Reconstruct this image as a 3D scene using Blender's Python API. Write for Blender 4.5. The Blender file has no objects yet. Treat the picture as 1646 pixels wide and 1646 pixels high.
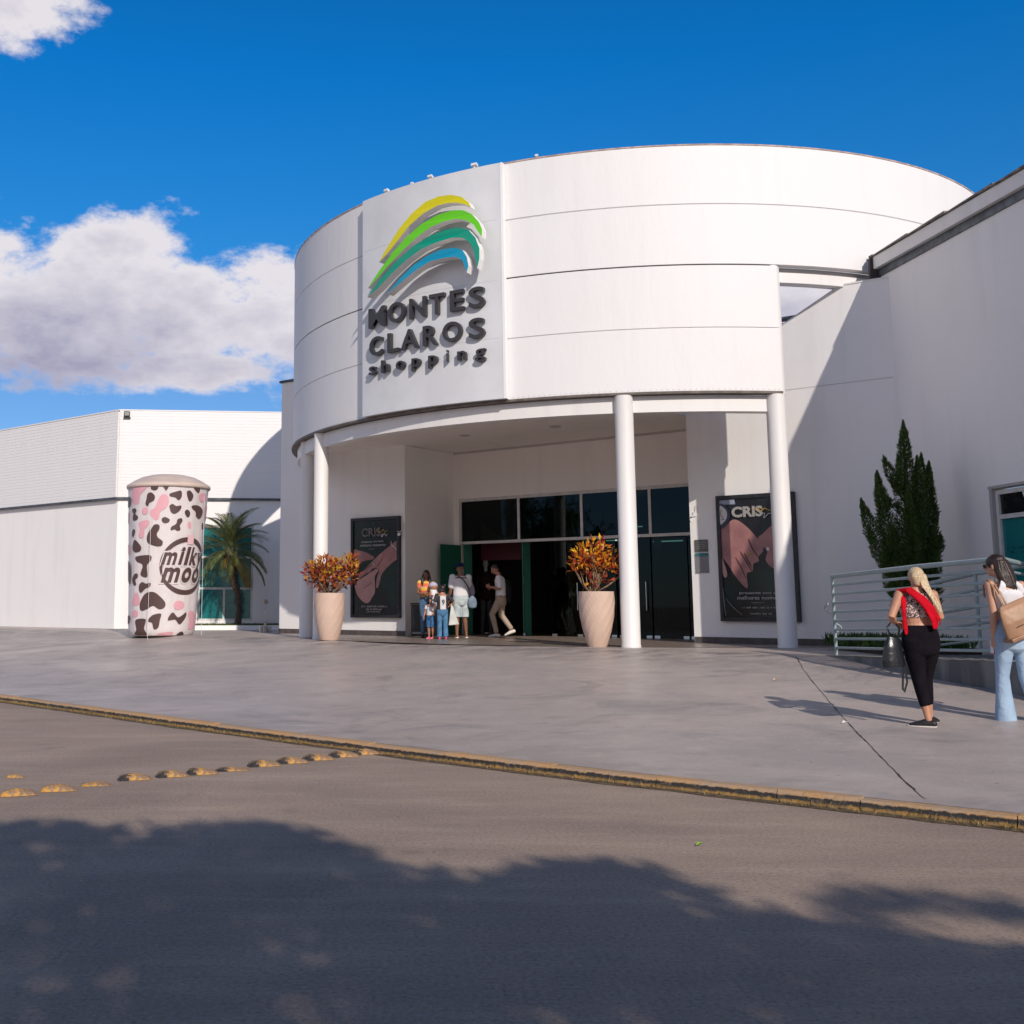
import bpy, bmesh, math, random
from mathutils import Vector, Matrix, noise
R_ = math.radians
random.seed(7)
SC = bpy.context.scene
COL = SC.collection

# ------------------------------------------------------------------ camera
cd = bpy.data.cameras.new('camera'); cam = bpy.data.objects.new('camera', cd); COL.objects.link(cam)
cam.location = (0, 0, 1.45)
cam.rotation_euler = (math.pi / 2 + 0.146, 0, 0)
cd.sensor_width = 36.0; cd.lens = 40.597
cd.shift_x = 0.1330; cd.shift_y = -0.0762
cd.clip_start = 0.1; cd.clip_end = 5000
SC.camera = cam

# ------------------------------------------------------------------ sun, sky, exposure
SUN_AZ = R_(16.5); SUN_EL = R_(29.5)          # light travels towards -x / +y
tosun = Vector((math.sin(SUN_AZ) * math.cos(SUN_EL), -math.cos(SUN_AZ) * math.cos(SUN_EL), math.sin(SUN_EL)))
sl = bpy.data.lights.new('sun', 'SUN'); sl.energy = 3.9; sl.angle = R_(0.53); sl.color = (1.0, 0.91, 0.81)
so = bpy.data.objects.new('sun', sl); COL.objects.link(so)
so.rotation_euler = tosun.to_track_quat('Z', 'Y').to_euler(); so.location = (20, -40, 40)
SC.view_settings.view_transform = 'Standard'; SC.view_settings.look = 'None'
SC.cycles.diffuse_bounces = 8; SC.cycles.max_bounces = 12
SC.view_settings.exposure = -0.1; SC.view_settings.gamma = 1.0

world = bpy.data.worlds.new('World'); SC.world = world; world.use_nodes = True
wt = world.node_tree; wt.nodes.clear()
def wn(t, **k):
    n = wt.nodes.new(t)
    for a, b in k.items(): setattr(n, a, b)
    return n
def wm(op, a, b=None, c=None, clamp=False):
    n = wn('ShaderNodeMath', operation=op); n.use_clamp = clamp
    for i, v in enumerate((a, b, c)):
        if v is None: continue
        if isinstance(v, (int, float)): n.inputs[i].default_value = v
        else: wt.links.new(v, n.inputs[i])
    return n.outputs[0]
sky = wn('ShaderNodeTexSky', sky_type='NISHITA'); sky.sun_disc = False
sky.sun_elevation = SUN_EL; sky.sun_rotation = math.pi - SUN_AZ
sky.altitude = 700; sky.air_density = 1.0; sky.dust_density = 0.3; sky.ozone_density = 2.5
tc = wn('ShaderNodeTexCoord'); sp = wn('ShaderNodeSeparateXYZ'); wt.links.new(tc.outputs['Generated'], sp.inputs[0])
az = wm('MULTIPLY', wm('ARCTAN2', sp.outputs[0], sp.outputs[1]), 57.2958)
el = wm('MULTIPLY', wm('ARCSINE', sp.outputs[2]), 57.2958)
# colour balance of the clear sky: paler towards the horizon, deep blue above
er = wn('ShaderNodeMapRange'); wt.links.new(el, er.inputs[0]); er.inputs[1].default_value = 0; er.inputs[2].default_value = 60
tr = wn('ShaderNodeValToRGB'); wt.links.new(er.outputs[0], tr.inputs[0]); te = tr.color_ramp.elements
te[0].position = 0.0; te[0].color = (0.80, 0.90, 1.20, 1); te[1].position = 1.0; te[1].color = (0.10, 0.55, 0.95, 1)
for p_, c_ in ((0.17, (0.60, 0.93, 1.30, 1)), (0.28, (0.19, 0.99, 1.56, 1)), (0.43, (0.04, 1.02, 1.80, 1))): e_ = te.new(p_); e_.color = c_
tint = wn('ShaderNodeMix', data_type='RGBA', blend_type='MULTIPLY'); tint.inputs[0].default_value = 1.0
wt.links.new(sky.outputs[0], tint.inputs[6]); wt.links.new(tr.outputs[0], tint.inputs[7])
nz = wn('ShaderNodeTexNoise'); nz.inputs['Scale'].default_value = 13; nz.inputs['Detail'].default_value = 10; nz.inputs['Roughness'].default_value = 0.62
mp = wn('ShaderNodeMapping'); mp.inputs['Scale'].default_value = (1, 1, 1.7)
wt.links.new(tc.outputs['Generated'], mp.inputs[0]); wt.links.new(mp.outputs[0], nz.inputs['Vector'])
field = None
# each cloud bank: azimuth, elevation, half widths (degrees)
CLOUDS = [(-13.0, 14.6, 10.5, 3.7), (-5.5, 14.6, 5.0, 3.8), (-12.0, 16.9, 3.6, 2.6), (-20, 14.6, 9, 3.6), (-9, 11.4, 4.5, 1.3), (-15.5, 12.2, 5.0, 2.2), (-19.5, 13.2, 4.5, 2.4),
          (-18.8, 27.4, 4.4, 2.4), (-30, 16, 12, 6), (22, 15.2, 9, 3.6), (60, 14, 20, 6), (110, 20, 25, 8), (165, 16, 60, 17), (-165, 16, 60, 17), (-105, 20, 45, 15), (100, 18, 30, 14)]  # wide unseen banks behind the camera are added to brighten shaded walls
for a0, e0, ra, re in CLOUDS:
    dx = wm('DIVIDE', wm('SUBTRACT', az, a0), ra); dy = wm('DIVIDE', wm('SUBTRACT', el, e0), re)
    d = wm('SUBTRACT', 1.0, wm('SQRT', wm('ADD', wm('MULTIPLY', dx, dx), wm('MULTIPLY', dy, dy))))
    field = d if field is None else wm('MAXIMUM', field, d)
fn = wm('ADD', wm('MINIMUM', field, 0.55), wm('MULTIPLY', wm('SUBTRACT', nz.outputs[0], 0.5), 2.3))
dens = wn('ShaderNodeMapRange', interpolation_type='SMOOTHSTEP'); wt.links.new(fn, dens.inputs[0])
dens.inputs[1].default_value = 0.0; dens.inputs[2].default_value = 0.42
# lit tops and lavender undersides
nb = wn('ShaderNodeTexNoise'); nb.inputs['Scale'].default_value = 7; nb.inputs['Detail'].default_value = 7
m2 = wn('ShaderNodeMapping'); m2.inputs['Scale'].default_value = (1, 1, 2.2); m2.inputs['Location'].default_value = (3, 1, 0.5)
wt.links.new(tc.outputs['Generated'], m2.inputs[0]); wt.links.new(m2.outputs[0], nb.inputs['Vector'])
# undersides: low part of the main bank is greyer
lo = wn('ShaderNodeMapRange'); wt.links.new(el, lo.inputs[0]); lo.inputs[1].default_value = 11.5; lo.inputs[2].default_value = 17.5
br = wm('ADD', wm('MULTIPLY', lo.outputs[0], 0.55), wm('ADD', wm('MULTIPLY', wm('SUBTRACT', nb.outputs[0], 0.5), 1.9), 0.22))
edge = wm('SUBTRACT', 0.62, wm('MULTIPLY', fn, 0.75))
br = wm('ADD', br, edge, clamp=True)
cr = wn('ShaderNodeValToRGB'); wt.links.new(br, cr.inputs[0])
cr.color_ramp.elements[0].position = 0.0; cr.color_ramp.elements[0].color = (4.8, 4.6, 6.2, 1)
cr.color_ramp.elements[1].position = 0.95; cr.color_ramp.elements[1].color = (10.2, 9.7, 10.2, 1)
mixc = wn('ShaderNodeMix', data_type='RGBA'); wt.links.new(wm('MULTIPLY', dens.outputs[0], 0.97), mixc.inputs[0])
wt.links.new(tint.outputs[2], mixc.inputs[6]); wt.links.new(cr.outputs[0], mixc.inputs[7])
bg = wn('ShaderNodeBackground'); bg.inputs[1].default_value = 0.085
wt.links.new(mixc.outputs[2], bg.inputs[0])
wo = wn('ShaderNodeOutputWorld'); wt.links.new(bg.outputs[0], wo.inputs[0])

# ------------------------------------------------------------------ materials
MATS = {}
def lin(c):
    return tuple((v / 12.92 if v <= 0.04045 else ((v + 0.055) / 1.055) ** 2.4) for v in c)
def mat(name, col, rough=0.6, metal=0.0, spec=0.5, var=0.0, vscale=3.0, bump=0.0, bscale=40.0, col2=None, mask=(0.4, 0.6), stretch=None, detail=6):
    if name in MATS: return MATS[name]
    m = bpy.data.materials.new(name); m.use_nodes = True; nt = m.node_tree
    p = nt.nodes['Principled BSDF']; p.inputs['Base Color'].default_value = (*col, 1)
    p.inputs['Roughness'].default_value = rough; p.inputs['Metallic'].default_value = metal
    p.inputs['Specular IOR Level'].default_value = spec
    t = nt.nodes.new('ShaderNodeTexCoord'); src = t.outputs['Object']
    if stretch:
        mp = nt.nodes.new('ShaderNodeMapping'); mp.inputs['Scale'].default_value = stretch
        nt.links.new(src, mp.inputs[0]); src = mp.outputs[0]
    if var or col2:
        n = nt.nodes.new('ShaderNodeTexNoise'); n.inputs['Scale'].default_value = vscale; n.inputs['Detail'].default_value = detail
        nt.links.new(src, n.inputs['Vector'])
        r = nt.nodes.new('ShaderNodeMapRange'); nt.links.new(n.outputs[0], r.inputs[0]); r.inputs[1].default_value = mask[0]; r.inputs[2].default_value = mask[1]
        mx = nt.nodes.new('ShaderNodeMix'); mx.data_type = 'RGBA'; nt.links.new(r.outputs[0], mx.inputs[0])
        c2 = col2 if col2 else tuple(max(0, c * (1 - var)) for c in col)
        mx.inputs[6].default_value = (*col, 1); mx.inputs[7].default_value = (*c2, 1)
        nt.links.new(mx.outputs[2], p.inputs['Base Color'])
    if bump:
        n2 = nt.nodes.new('ShaderNodeTexNoise'); n2.inputs['Scale'].default_value = bscale; n2.inputs['Detail'].default_value = 8
        nt.links.new(t.outputs['Object'], n2.inputs['Vector'])
        b = nt.nodes.new('ShaderNodeBump'); b.inputs['Strength'].default_value = bump; b.inputs['Distance'].default_value = 0.02
        nt.links.new(n2.outputs[0], b.inputs['Height']); nt.links.new(b.outputs[0], p.inputs['Normal'])
    MATS[name] = m
    return m

class NT:
    """small node-graph helper for the richer materials"""
    def __init__(s, name):
        s.m = bpy.data.materials.new(name); s.m.use_nodes = True; s.t = s.m.node_tree; s.p = s.t.nodes['Principled BSDF']
        s.tc = s.t.nodes.new('ShaderNodeTexCoord')
    def link(s, a, b): s.t.links.new(a, b)
    def mapping(s, scale, rot=(0, 0, 0), src=None):
        n = s.t.nodes.new('ShaderNodeMapping'); n.inputs['Scale'].default_value = scale; n.inputs['Rotation'].default_value = rot
        s.link(src or s.tc.outputs['Object'], n.inputs[0]); return n.outputs[0]
    def noise(s, scale, detail=6, rough=0.5, src=None, dist=0.0):
        n = s.t.nodes.new('ShaderNodeTexNoise'); n.inputs['Scale'].default_value = scale; n.inputs['Detail'].default_value = detail
        n.inputs['Roughness'].default_value = rough; n.inputs['Distortion'].default_value = dist
        s.link(src or s.tc.outputs['Object'], n.inputs['Vector']); return n.outputs[0]
    def rng(s, v, a, b, c=0.0, d=1.0, smooth=False):
        n = s.t.nodes.new('ShaderNodeMapRange'); s.link(v, n.inputs[0])
        if smooth: n.interpolation_type = 'SMOOTHSTEP'
        for i, x in enumerate((a, b, c, d)): n.inputs[1 + i].default_value = x
        return n.outputs[0]
    def mix(s, f, a, b, mode='MIX'):
        n = s.t.nodes.new('ShaderNodeMix'); n.data_type = 'RGBA'; n.blend_type = mode
        for i, v in ((0, f), (6, a), (7, b)):
            if isinstance(v, (int, float)): n.inputs[i].default_value = v
            elif isinstance(v, tuple): n.inputs[i].default_value = (*v[:3], 1)
            else: s.link(v, n.inputs[i])
        return n.outputs[2]
    def math(s, op, a, b=0.0, clamp=False):
        n = s.t.nodes.new('ShaderNodeMath'); n.operation = op; n.use_clamp = clamp
        for i, v in enumerate((a, b)):
            if isinstance(v, (int, float)): n.inputs[i].default_value = v
            else: s.link(v, n.inputs[i])
        return n.outputs[0]
    def bump(s, h, strength, dist=0.02):
        b = s.t.nodes.new('ShaderNodeBump'); b.inputs['Strength'].default_value = strength; b.inputs['Distance'].default_value = dist
        s.link(h, b.inputs['Height']); s.link(b.outputs[0], s.p.inputs['Normal'])
    def out(s, col=None, rough=None):
        if col is not None:
            if isinstance(col, tuple): s.p.inputs['Base Color'].default_value = (*col, 1)
            else: s.link(col, s.p.inputs['Base Color'])
        if rough is not None:
            if isinstance(rough, (int, float)): s.p.inputs['Roughness'].default_value = rough
            else: s.link(rough, s.p.inputs['Roughness'])
        MATS[s.m.name] = s.m
        return s.m

# painted render: white with rain streaks, dirt and a few scuffs
def wall_mat(name, col, streak=0.35, bump=0.25, rough=0.75, bscale=60, low=(0.55, 0.5, 0.46), wrinkle=0.0):
    g = NT(name)
    st = g.noise(1.0, 8, 0.6, g.mapping((2.6, 2.6, 0.22)))
    f = g.math('MULTIPLY', g.rng(st, 0.52, 0.78), streak)
    c = g.mix(f, col, tuple(v * 0.72 for v in col))
    bl = g.noise(0.6, 5, 0.55)
    c = g.mix(g.math('MULTIPLY', g.rng(bl, 0.5, 0.72), 0.25 * streak), c, low)
    sc = g.noise(5.5, 9, 0.7, g.mapping((1, 1, 0.6)))
    c = g.mix(g.math('MULTIPLY', g.rng(sc, 0.66, 0.7), 0.2 * streak), c, (0.4, 0.38, 0.37))
    h = g.noise(bscale, 8, 0.6)
    if wrinkle:
        h2 = g.noise(2.2, 6, 0.6, g.mapping((3.0, 3.0, 0.8)))
        h = g.math('ADD', g.math('MULTIPLY', h, 0.3), g.math('MULTIPLY', h2, wrinkle))
    g.bump(h, bump, 0.02)
    return g.out(c, rough)
WHITE = wall_mat('white_painted_wall', (0.85, 0.83, 0.815), 0.28)
DRUMW = wall_mat('white_panel_wall', (0.78, 0.77, 0.765), 0.16, bump=0.22, rough=0.62, wrinkle=1.6)
PALE = wall_mat('pale_grey_wall', (0.86, 0.835, 0.825), 0.3)
CLAD = wall_mat('white_metal_cladding', (0.80, 0.785, 0.78), 0.12, bump=0.05, rough=0.45)
COLM = wall_mat('white_column_paint', (0.76, 0.74, 0.725), 0.4, bump=0.12, rough=0.5)
CEIL = wall_mat('ceiling_paint', (0.87, 0.82, 0.78), 0.3, bump=0.1)
SIGNP = mat('sign_panel_paint', (0.68, 0.69, 0.71), 0.35, var=0.08, vscale=1.2, bump=0.03)
DARKM = mat('dark_metal', (0.035, 0.036, 0.042), 0.45, 0.3, var=0.3, vscale=9)
GUTT = mat('grey_gutter_metal', (0.12, 0.135, 0.16), 0.5, 0.4, var=0.5, vscale=4)
FLASH = mat('brown_flashing', (0.16, 0.13, 0.11), 0.6, var=0.4, vscale=5)
COPE = mat('coping_rust', (0.55, 0.40, 0.35), 0.7, var=0.4, vscale=8)
SKIRT = mat('dark_skirting', (0.10, 0.085, 0.08), 0.55, var=0.3, vscale=6)
ALU = mat('white_aluminium', (0.66, 0.64, 0.62), 0.4, 0.0, var=0.15, vscale=5)
CHROME = mat('brushed_steel', (0.62, 0.64, 0.66), 0.25, 0.95)
BLACK = mat('black_plastic', (0.012, 0.012, 0.014), 0.45)
GREY = mat('grey_plastic', (0.28, 0.28, 0.29), 0.5)
WHITEP = mat('white_plastic', (0.72, 0.72, 0.72), 0.4)

def glass_mat(name, tcol, refl=0.5, rough=0.02, ior=1.5, gcol=(0.22, 0.24, 0.25), dcol=None):
    m = bpy.data.materials.new(name); m.use_nodes = True; nt = m.node_tree; nt.nodes.clear()
    tr = nt.nodes.new('ShaderNodeBsdfTransparent'); tr.inputs[0].default_value = (*tcol, 1)
    gl = nt.nodes.new('ShaderNodeBsdfGlossy'); gl.inputs['Roughness'].default_value = rough; gl.inputs[0].default_value = (*gcol, 1)
    fr = nt.nodes.new('ShaderNodeFresnel'); fr.inputs[0].default_value = ior
    mu = nt.nodes.new('ShaderNodeMath'); mu.operation = 'MULTIPLY_ADD'; mu.inputs[1].default_value = 1.0; mu.inputs[2].default_value = refl; mu.use_clamp = True
    nt.links.new(fr.outputs[0], mu.inputs[0])
    mx = nt.nodes.new('ShaderNodeMixShader'); nt.links.new(mu.outputs[0], mx.inputs[0]); nt.links.new(tr.outputs[0], mx.inputs[1]); nt.links.new(gl.outputs[0], mx.inputs[2])
    if dcol:
        df = nt.nodes.new('ShaderNodeBsdfDiffuse'); df.inputs[0].default_value = (*dcol, 1); m3 = nt.nodes.new('ShaderNodeMixShader'); m3.inputs[0].default_value = 0.55
        nt.links.new(mx.outputs[0], m3.inputs[1]); nt.links.new(df.outputs[0], m3.inputs[2]); mx = m3
    o = nt.nodes.new('ShaderNodeOutputMaterial'); nt.links.new(mx.outputs[0], o.inputs[0]); MATS[name] = m
    return m
GLASS = glass_mat('tinted_glass', (0.30, 0.42, 0.40), 0.05)
GREENG = glass_mat('green_door_glass', (0.10, 0.42, 0.32), 0.04, dcol=(0.045, 0.23, 0.16))

# asphalt of the street
g = NT('asphalt')
fine = g.noise(180, 4, 0.7); big = g.noise(0.35, 6, 0.6, dist=0.6); stx = g.noise(1.0, 10, 0.72, g.mapping((0.5, 2.4, 1), (0, 0, R_(-38))))
c = g.mix(g.rng(big, 0.35, 0.7), (0.430, 0.311, 0.234), (0.287, 0.213, 0.166))
c = g.mix(g.math('MULTIPLY', g.rng(stx, 0.5, 0.72), 0.5), c, (0.566, 0.440, 0.317))
c = g.mix(g.math('MULTIPLY', g.rng(stx, 0.47, 0.28), 0.4), c, (0.228, 0.174, 0.142))
c = g.mix(g.math('MULTIPLY', g.rng(fine, 0.55, 0.75), 0.35), c, (0.566, 0.524, 0.392))
c = g.mix(g.math('MULTIPLY', g.rng(fine, 0.42, 0.3), 0.6), c, (0.056, 0.046, 0.040))
spk = g.t.nodes.new('ShaderNodeTexVoronoi'); spk.inputs['Scale'].default_value = 26; g.link(g.tc.outputs['Object'], spk.inputs['Vector'])
c = g.mix(g.math('MULTIPLY', g.rng(spk.outputs[0], 0.09, 0.05), g.rng(g.noise(9, 2), 0.55, 0.6)), c, (0.056, 0.044, 0.036))
gr1 = g.noise(42, 8, 0.75)
c = g.mix(g.math('MULTIPLY', g.rng(gr1, 0.52, 0.64), 0.55), c, (0.46, 0.42, 0.40))
c = g.mix(g.math('MULTIPLY', g.rng(gr1, 0.47, 0.36), 0.65), c, (0.085, 0.077, 0.072))
v2 = g.t.nodes.new('ShaderNodeTexVoronoi'); v2.inputs['Scale'].default_value = 70; g.link(g.tc.outputs['Object'], v2.inputs['Vector'])
c = g.mix(g.math('MULTIPLY', g.rng(v2.outputs[0], 0.22, 0.12), g.rng(g.noise(25, 3), 0.5, 0.6)), c, (0.50, 0.47, 0.46))
crk = g.t.nodes.new('ShaderNodeTexVoronoi'); crk.feature = 'DISTANCE_TO_EDGE'; crk.inputs['Scale'].default_value = 0.22; g.link(g.mix(0.12, g.tc.outputs['Object'], g.noise(1.6, 6, 0.7)), crk.inputs['Vector'])
c = g.mix(g.math('MULTIPLY', g.rng(crk.outputs[0], 0.0022, 0.0008), g.math('MULTIPLY', g.rng(g.noise(0.6, 3), 0.60, 0.68), 0.25)), c, (0.10, 0.09, 0.09))
oil = g.noise(1.1, 5, 0.6)
c = g.mix(g.math('MULTIPLY', g.rng(oil, 0.62, 0.72), 0.35), c, (0.11, 0.10, 0.10))
g.bump(g.math('ADD', fine, g.math('MULTIPLY', g.noise(60, 3), 0.8)), 0.55, 0.008)
g.p.inputs['Specular IOR Level'].default_value = 0.2
ASPH = g.out(c, g.rng(big, 0.3, 0.7, 0.62, 0.78))
# grey painted plaza slab
g = NT('plaza_paint')
big = g.noise(0.3, 6, 0.6, dist=0.8); mid = g.noise(2.2, 8, 0.65); fine = g.noise(90, 5, 0.7)
stx = g.noise(1.0, 10, 0.72, g.mapping((0.5, 2.2, 1), (0, 0, R_(40))))
c = g.mix(g.rng(big, 0.35, 0.68), (0.514, 0.429, 0.381), (0.385, 0.331, 0.302))
c = g.mix(g.math('MULTIPLY', g.rng(mid, 0.52, 0.7), 0.45), c, (0.292, 0.254, 0.229))
c = g.mix(g.math('MULTIPLY', g.rng(mid, 0.45, 0.3), 0.4), c, (0.597, 0.532, 0.445))
c = g.mix(g.math('MULTIPLY', g.rng(stx, 0.52, 0.7), 0.4), c, (0.597, 0.495, 0.426))
c = g.mix(g.math('MULTIPLY', g.rng(fine, 0.6, 0.72), 0.4), c, (0.597, 0.609, 0.540))
wr = g.noise(7, 6, 0.7)
c = g.mix(g.math('MULTIPLY', g.rng(wr, 0.68, 0.72), 0.55), c, (0.597, 0.609, 0.590))
gr1 = g.noise(34, 8, 0.78)
c = g.mix(g.math('MULTIPLY', g.rng(gr1, 0.52, 0.68), 0.35), c, (0.52, 0.49, 0.48))
c = g.mix(g.math('MULTIPLY', g.rng(gr1, 0.46, 0.34), 0.50), c, (0.15, 0.14, 0.14))
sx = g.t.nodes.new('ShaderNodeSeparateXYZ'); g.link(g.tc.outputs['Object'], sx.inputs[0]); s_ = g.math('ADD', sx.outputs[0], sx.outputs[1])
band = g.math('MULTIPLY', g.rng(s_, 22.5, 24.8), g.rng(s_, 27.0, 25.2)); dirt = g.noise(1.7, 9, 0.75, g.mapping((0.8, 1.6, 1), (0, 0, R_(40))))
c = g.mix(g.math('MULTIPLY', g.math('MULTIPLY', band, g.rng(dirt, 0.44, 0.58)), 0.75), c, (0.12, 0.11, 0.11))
kb = g.rng(s_, 13.2, 12.0); c = g.mix(g.math('MULTIPLY', g.math('MULTIPLY', kb, g.rng(dirt, 0.42, 0.6)), 0.45), c, (0.24, 0.20, 0.17))
st2 = g.noise(0.9, 9, 0.72, dist=1.2)
c = g.mix(g.math('MULTIPLY', g.rng(st2, 0.52, 0.66), 0.5), c, (0.19, 0.18, 0.185))
c = g.mix(g.math('MULTIPLY', g.rng(st2, 0.40, 0.28), 0.30), c, (0.50, 0.46, 0.43))
spk = g.t.nodes.new('ShaderNodeTexVoronoi'); spk.inputs['Scale'].default_value = 5; g.link(g.tc.outputs['Object'], spk.inputs['Vector'])
c = g.mix(g.math('MULTIPLY', g.rng(spk.outputs[0], 0.10, 0.05), g.rng(g.noise(3, 2), 0.55, 0.6)), c, (0.14, 0.13, 0.13))
spk = g.t.nodes.new('ShaderNodeTexVoronoi'); spk.inputs['Scale'].default_value = 3.3; g.link(g.mapping((1, 1, 1), (0, 0, 1)), spk.inputs['Vector'])
c = g.mix(g.math('MULTIPLY', g.rng(spk.outputs[0], 0.07, 0.03), g.rng(g.noise(2.3, 2), 0.52, 0.56)), c, (0.56, 0.50, 0.44))
g.bump(g.math('ADD', g.math('MULTIPLY', fine, 0.5), mid), 0.3, 0.01)
g.p.inputs['Specular IOR Level'].default_value = 0.3
PLAZA = g.out(c, g.rng(big, 0.35, 0.65, 0.36, 0.58))
# polished floor under the portico
g = NT('portico_floor'); n = g.noise(1.5, 7, 0.6); f2 = g.noise(20, 6, 0.6)
c = g.mix(g.rng(n, 0.35, 0.65), (0.30, 0.235, 0.19), (0.22, 0.175, 0.15)); c = g.mix(g.math('MULTIPLY', g.rng(f2, 0.5, 0.7), 0.4), c, (0.10, 0.09, 0.085))
PFLOOR = g.out(c, g.rng(n, 0.3, 0.7, 0.22, 0.4))
# kerb paint: worn yellow over dark concrete
g = NT('kerb_paint'); sx = g.t.nodes.new('ShaderNodeSeparateXYZ'); g.link(g.tc.outputs['Object'], sx.inputs[0])
n = g.noise(14, 8, 0.7); n2 = g.noise(3, 6, 0.7)
zz = g.math('ADD', sx.outputs[2], g.math('MULTIPLY', g.math('SUBTRACT', n, 0.5), 0.05))
top = g.rng(zz, 0.056, 0.064); bot = g.rng(zz, 0.034, 0.020)
yc = g.mix(g.rng(n2, 0.4, 0.65), (0.50, 0.29, 0.13), (0.42, 0.30, 0.20))
yb = g.mix(g.rng(n, 0.35, 0.6), (0.46, 0.25, 0.06), (0.24, 0.16, 0.08))
c = g.mix(g.rng(n, 0.55, 0.66), (0.030, 0.027, 0.026), (0.15, 0.11, 0.08)); c = g.mix(bot, c, yb); c = g.mix(top, c, yc)
c = g.mix(g.math('MULTIPLY', g.rng(g.noise(30, 6, 0.8), 0.56, 0.64), 0.6), c, (0.16, 0.14, 0.12))
g.bump(n, 0.8, 0.02); KERB = g.out(c, 0.85)
g = NT('stud_paint'); n = g.noise(22, 7, 0.7); c = g.mix(g.rng(n, 0.44, 0.56), (0.60, 0.31, 0.06), (0.26, 0.17, 0.12)); g.bump(n, 0.7, 0.02); STUD = g.out(c, 0.7)
g = NT('stud_worn'); n = g.noise(22, 7, 0.7); c = g.mix(g.rng(n, 0.50, 0.6), (0.03, 0.027, 0.028), (0.30, 0.19, 0.08)); g.bump(n, 0.7, 0.02); STUDB = g.out(c, 0.8)

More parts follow.
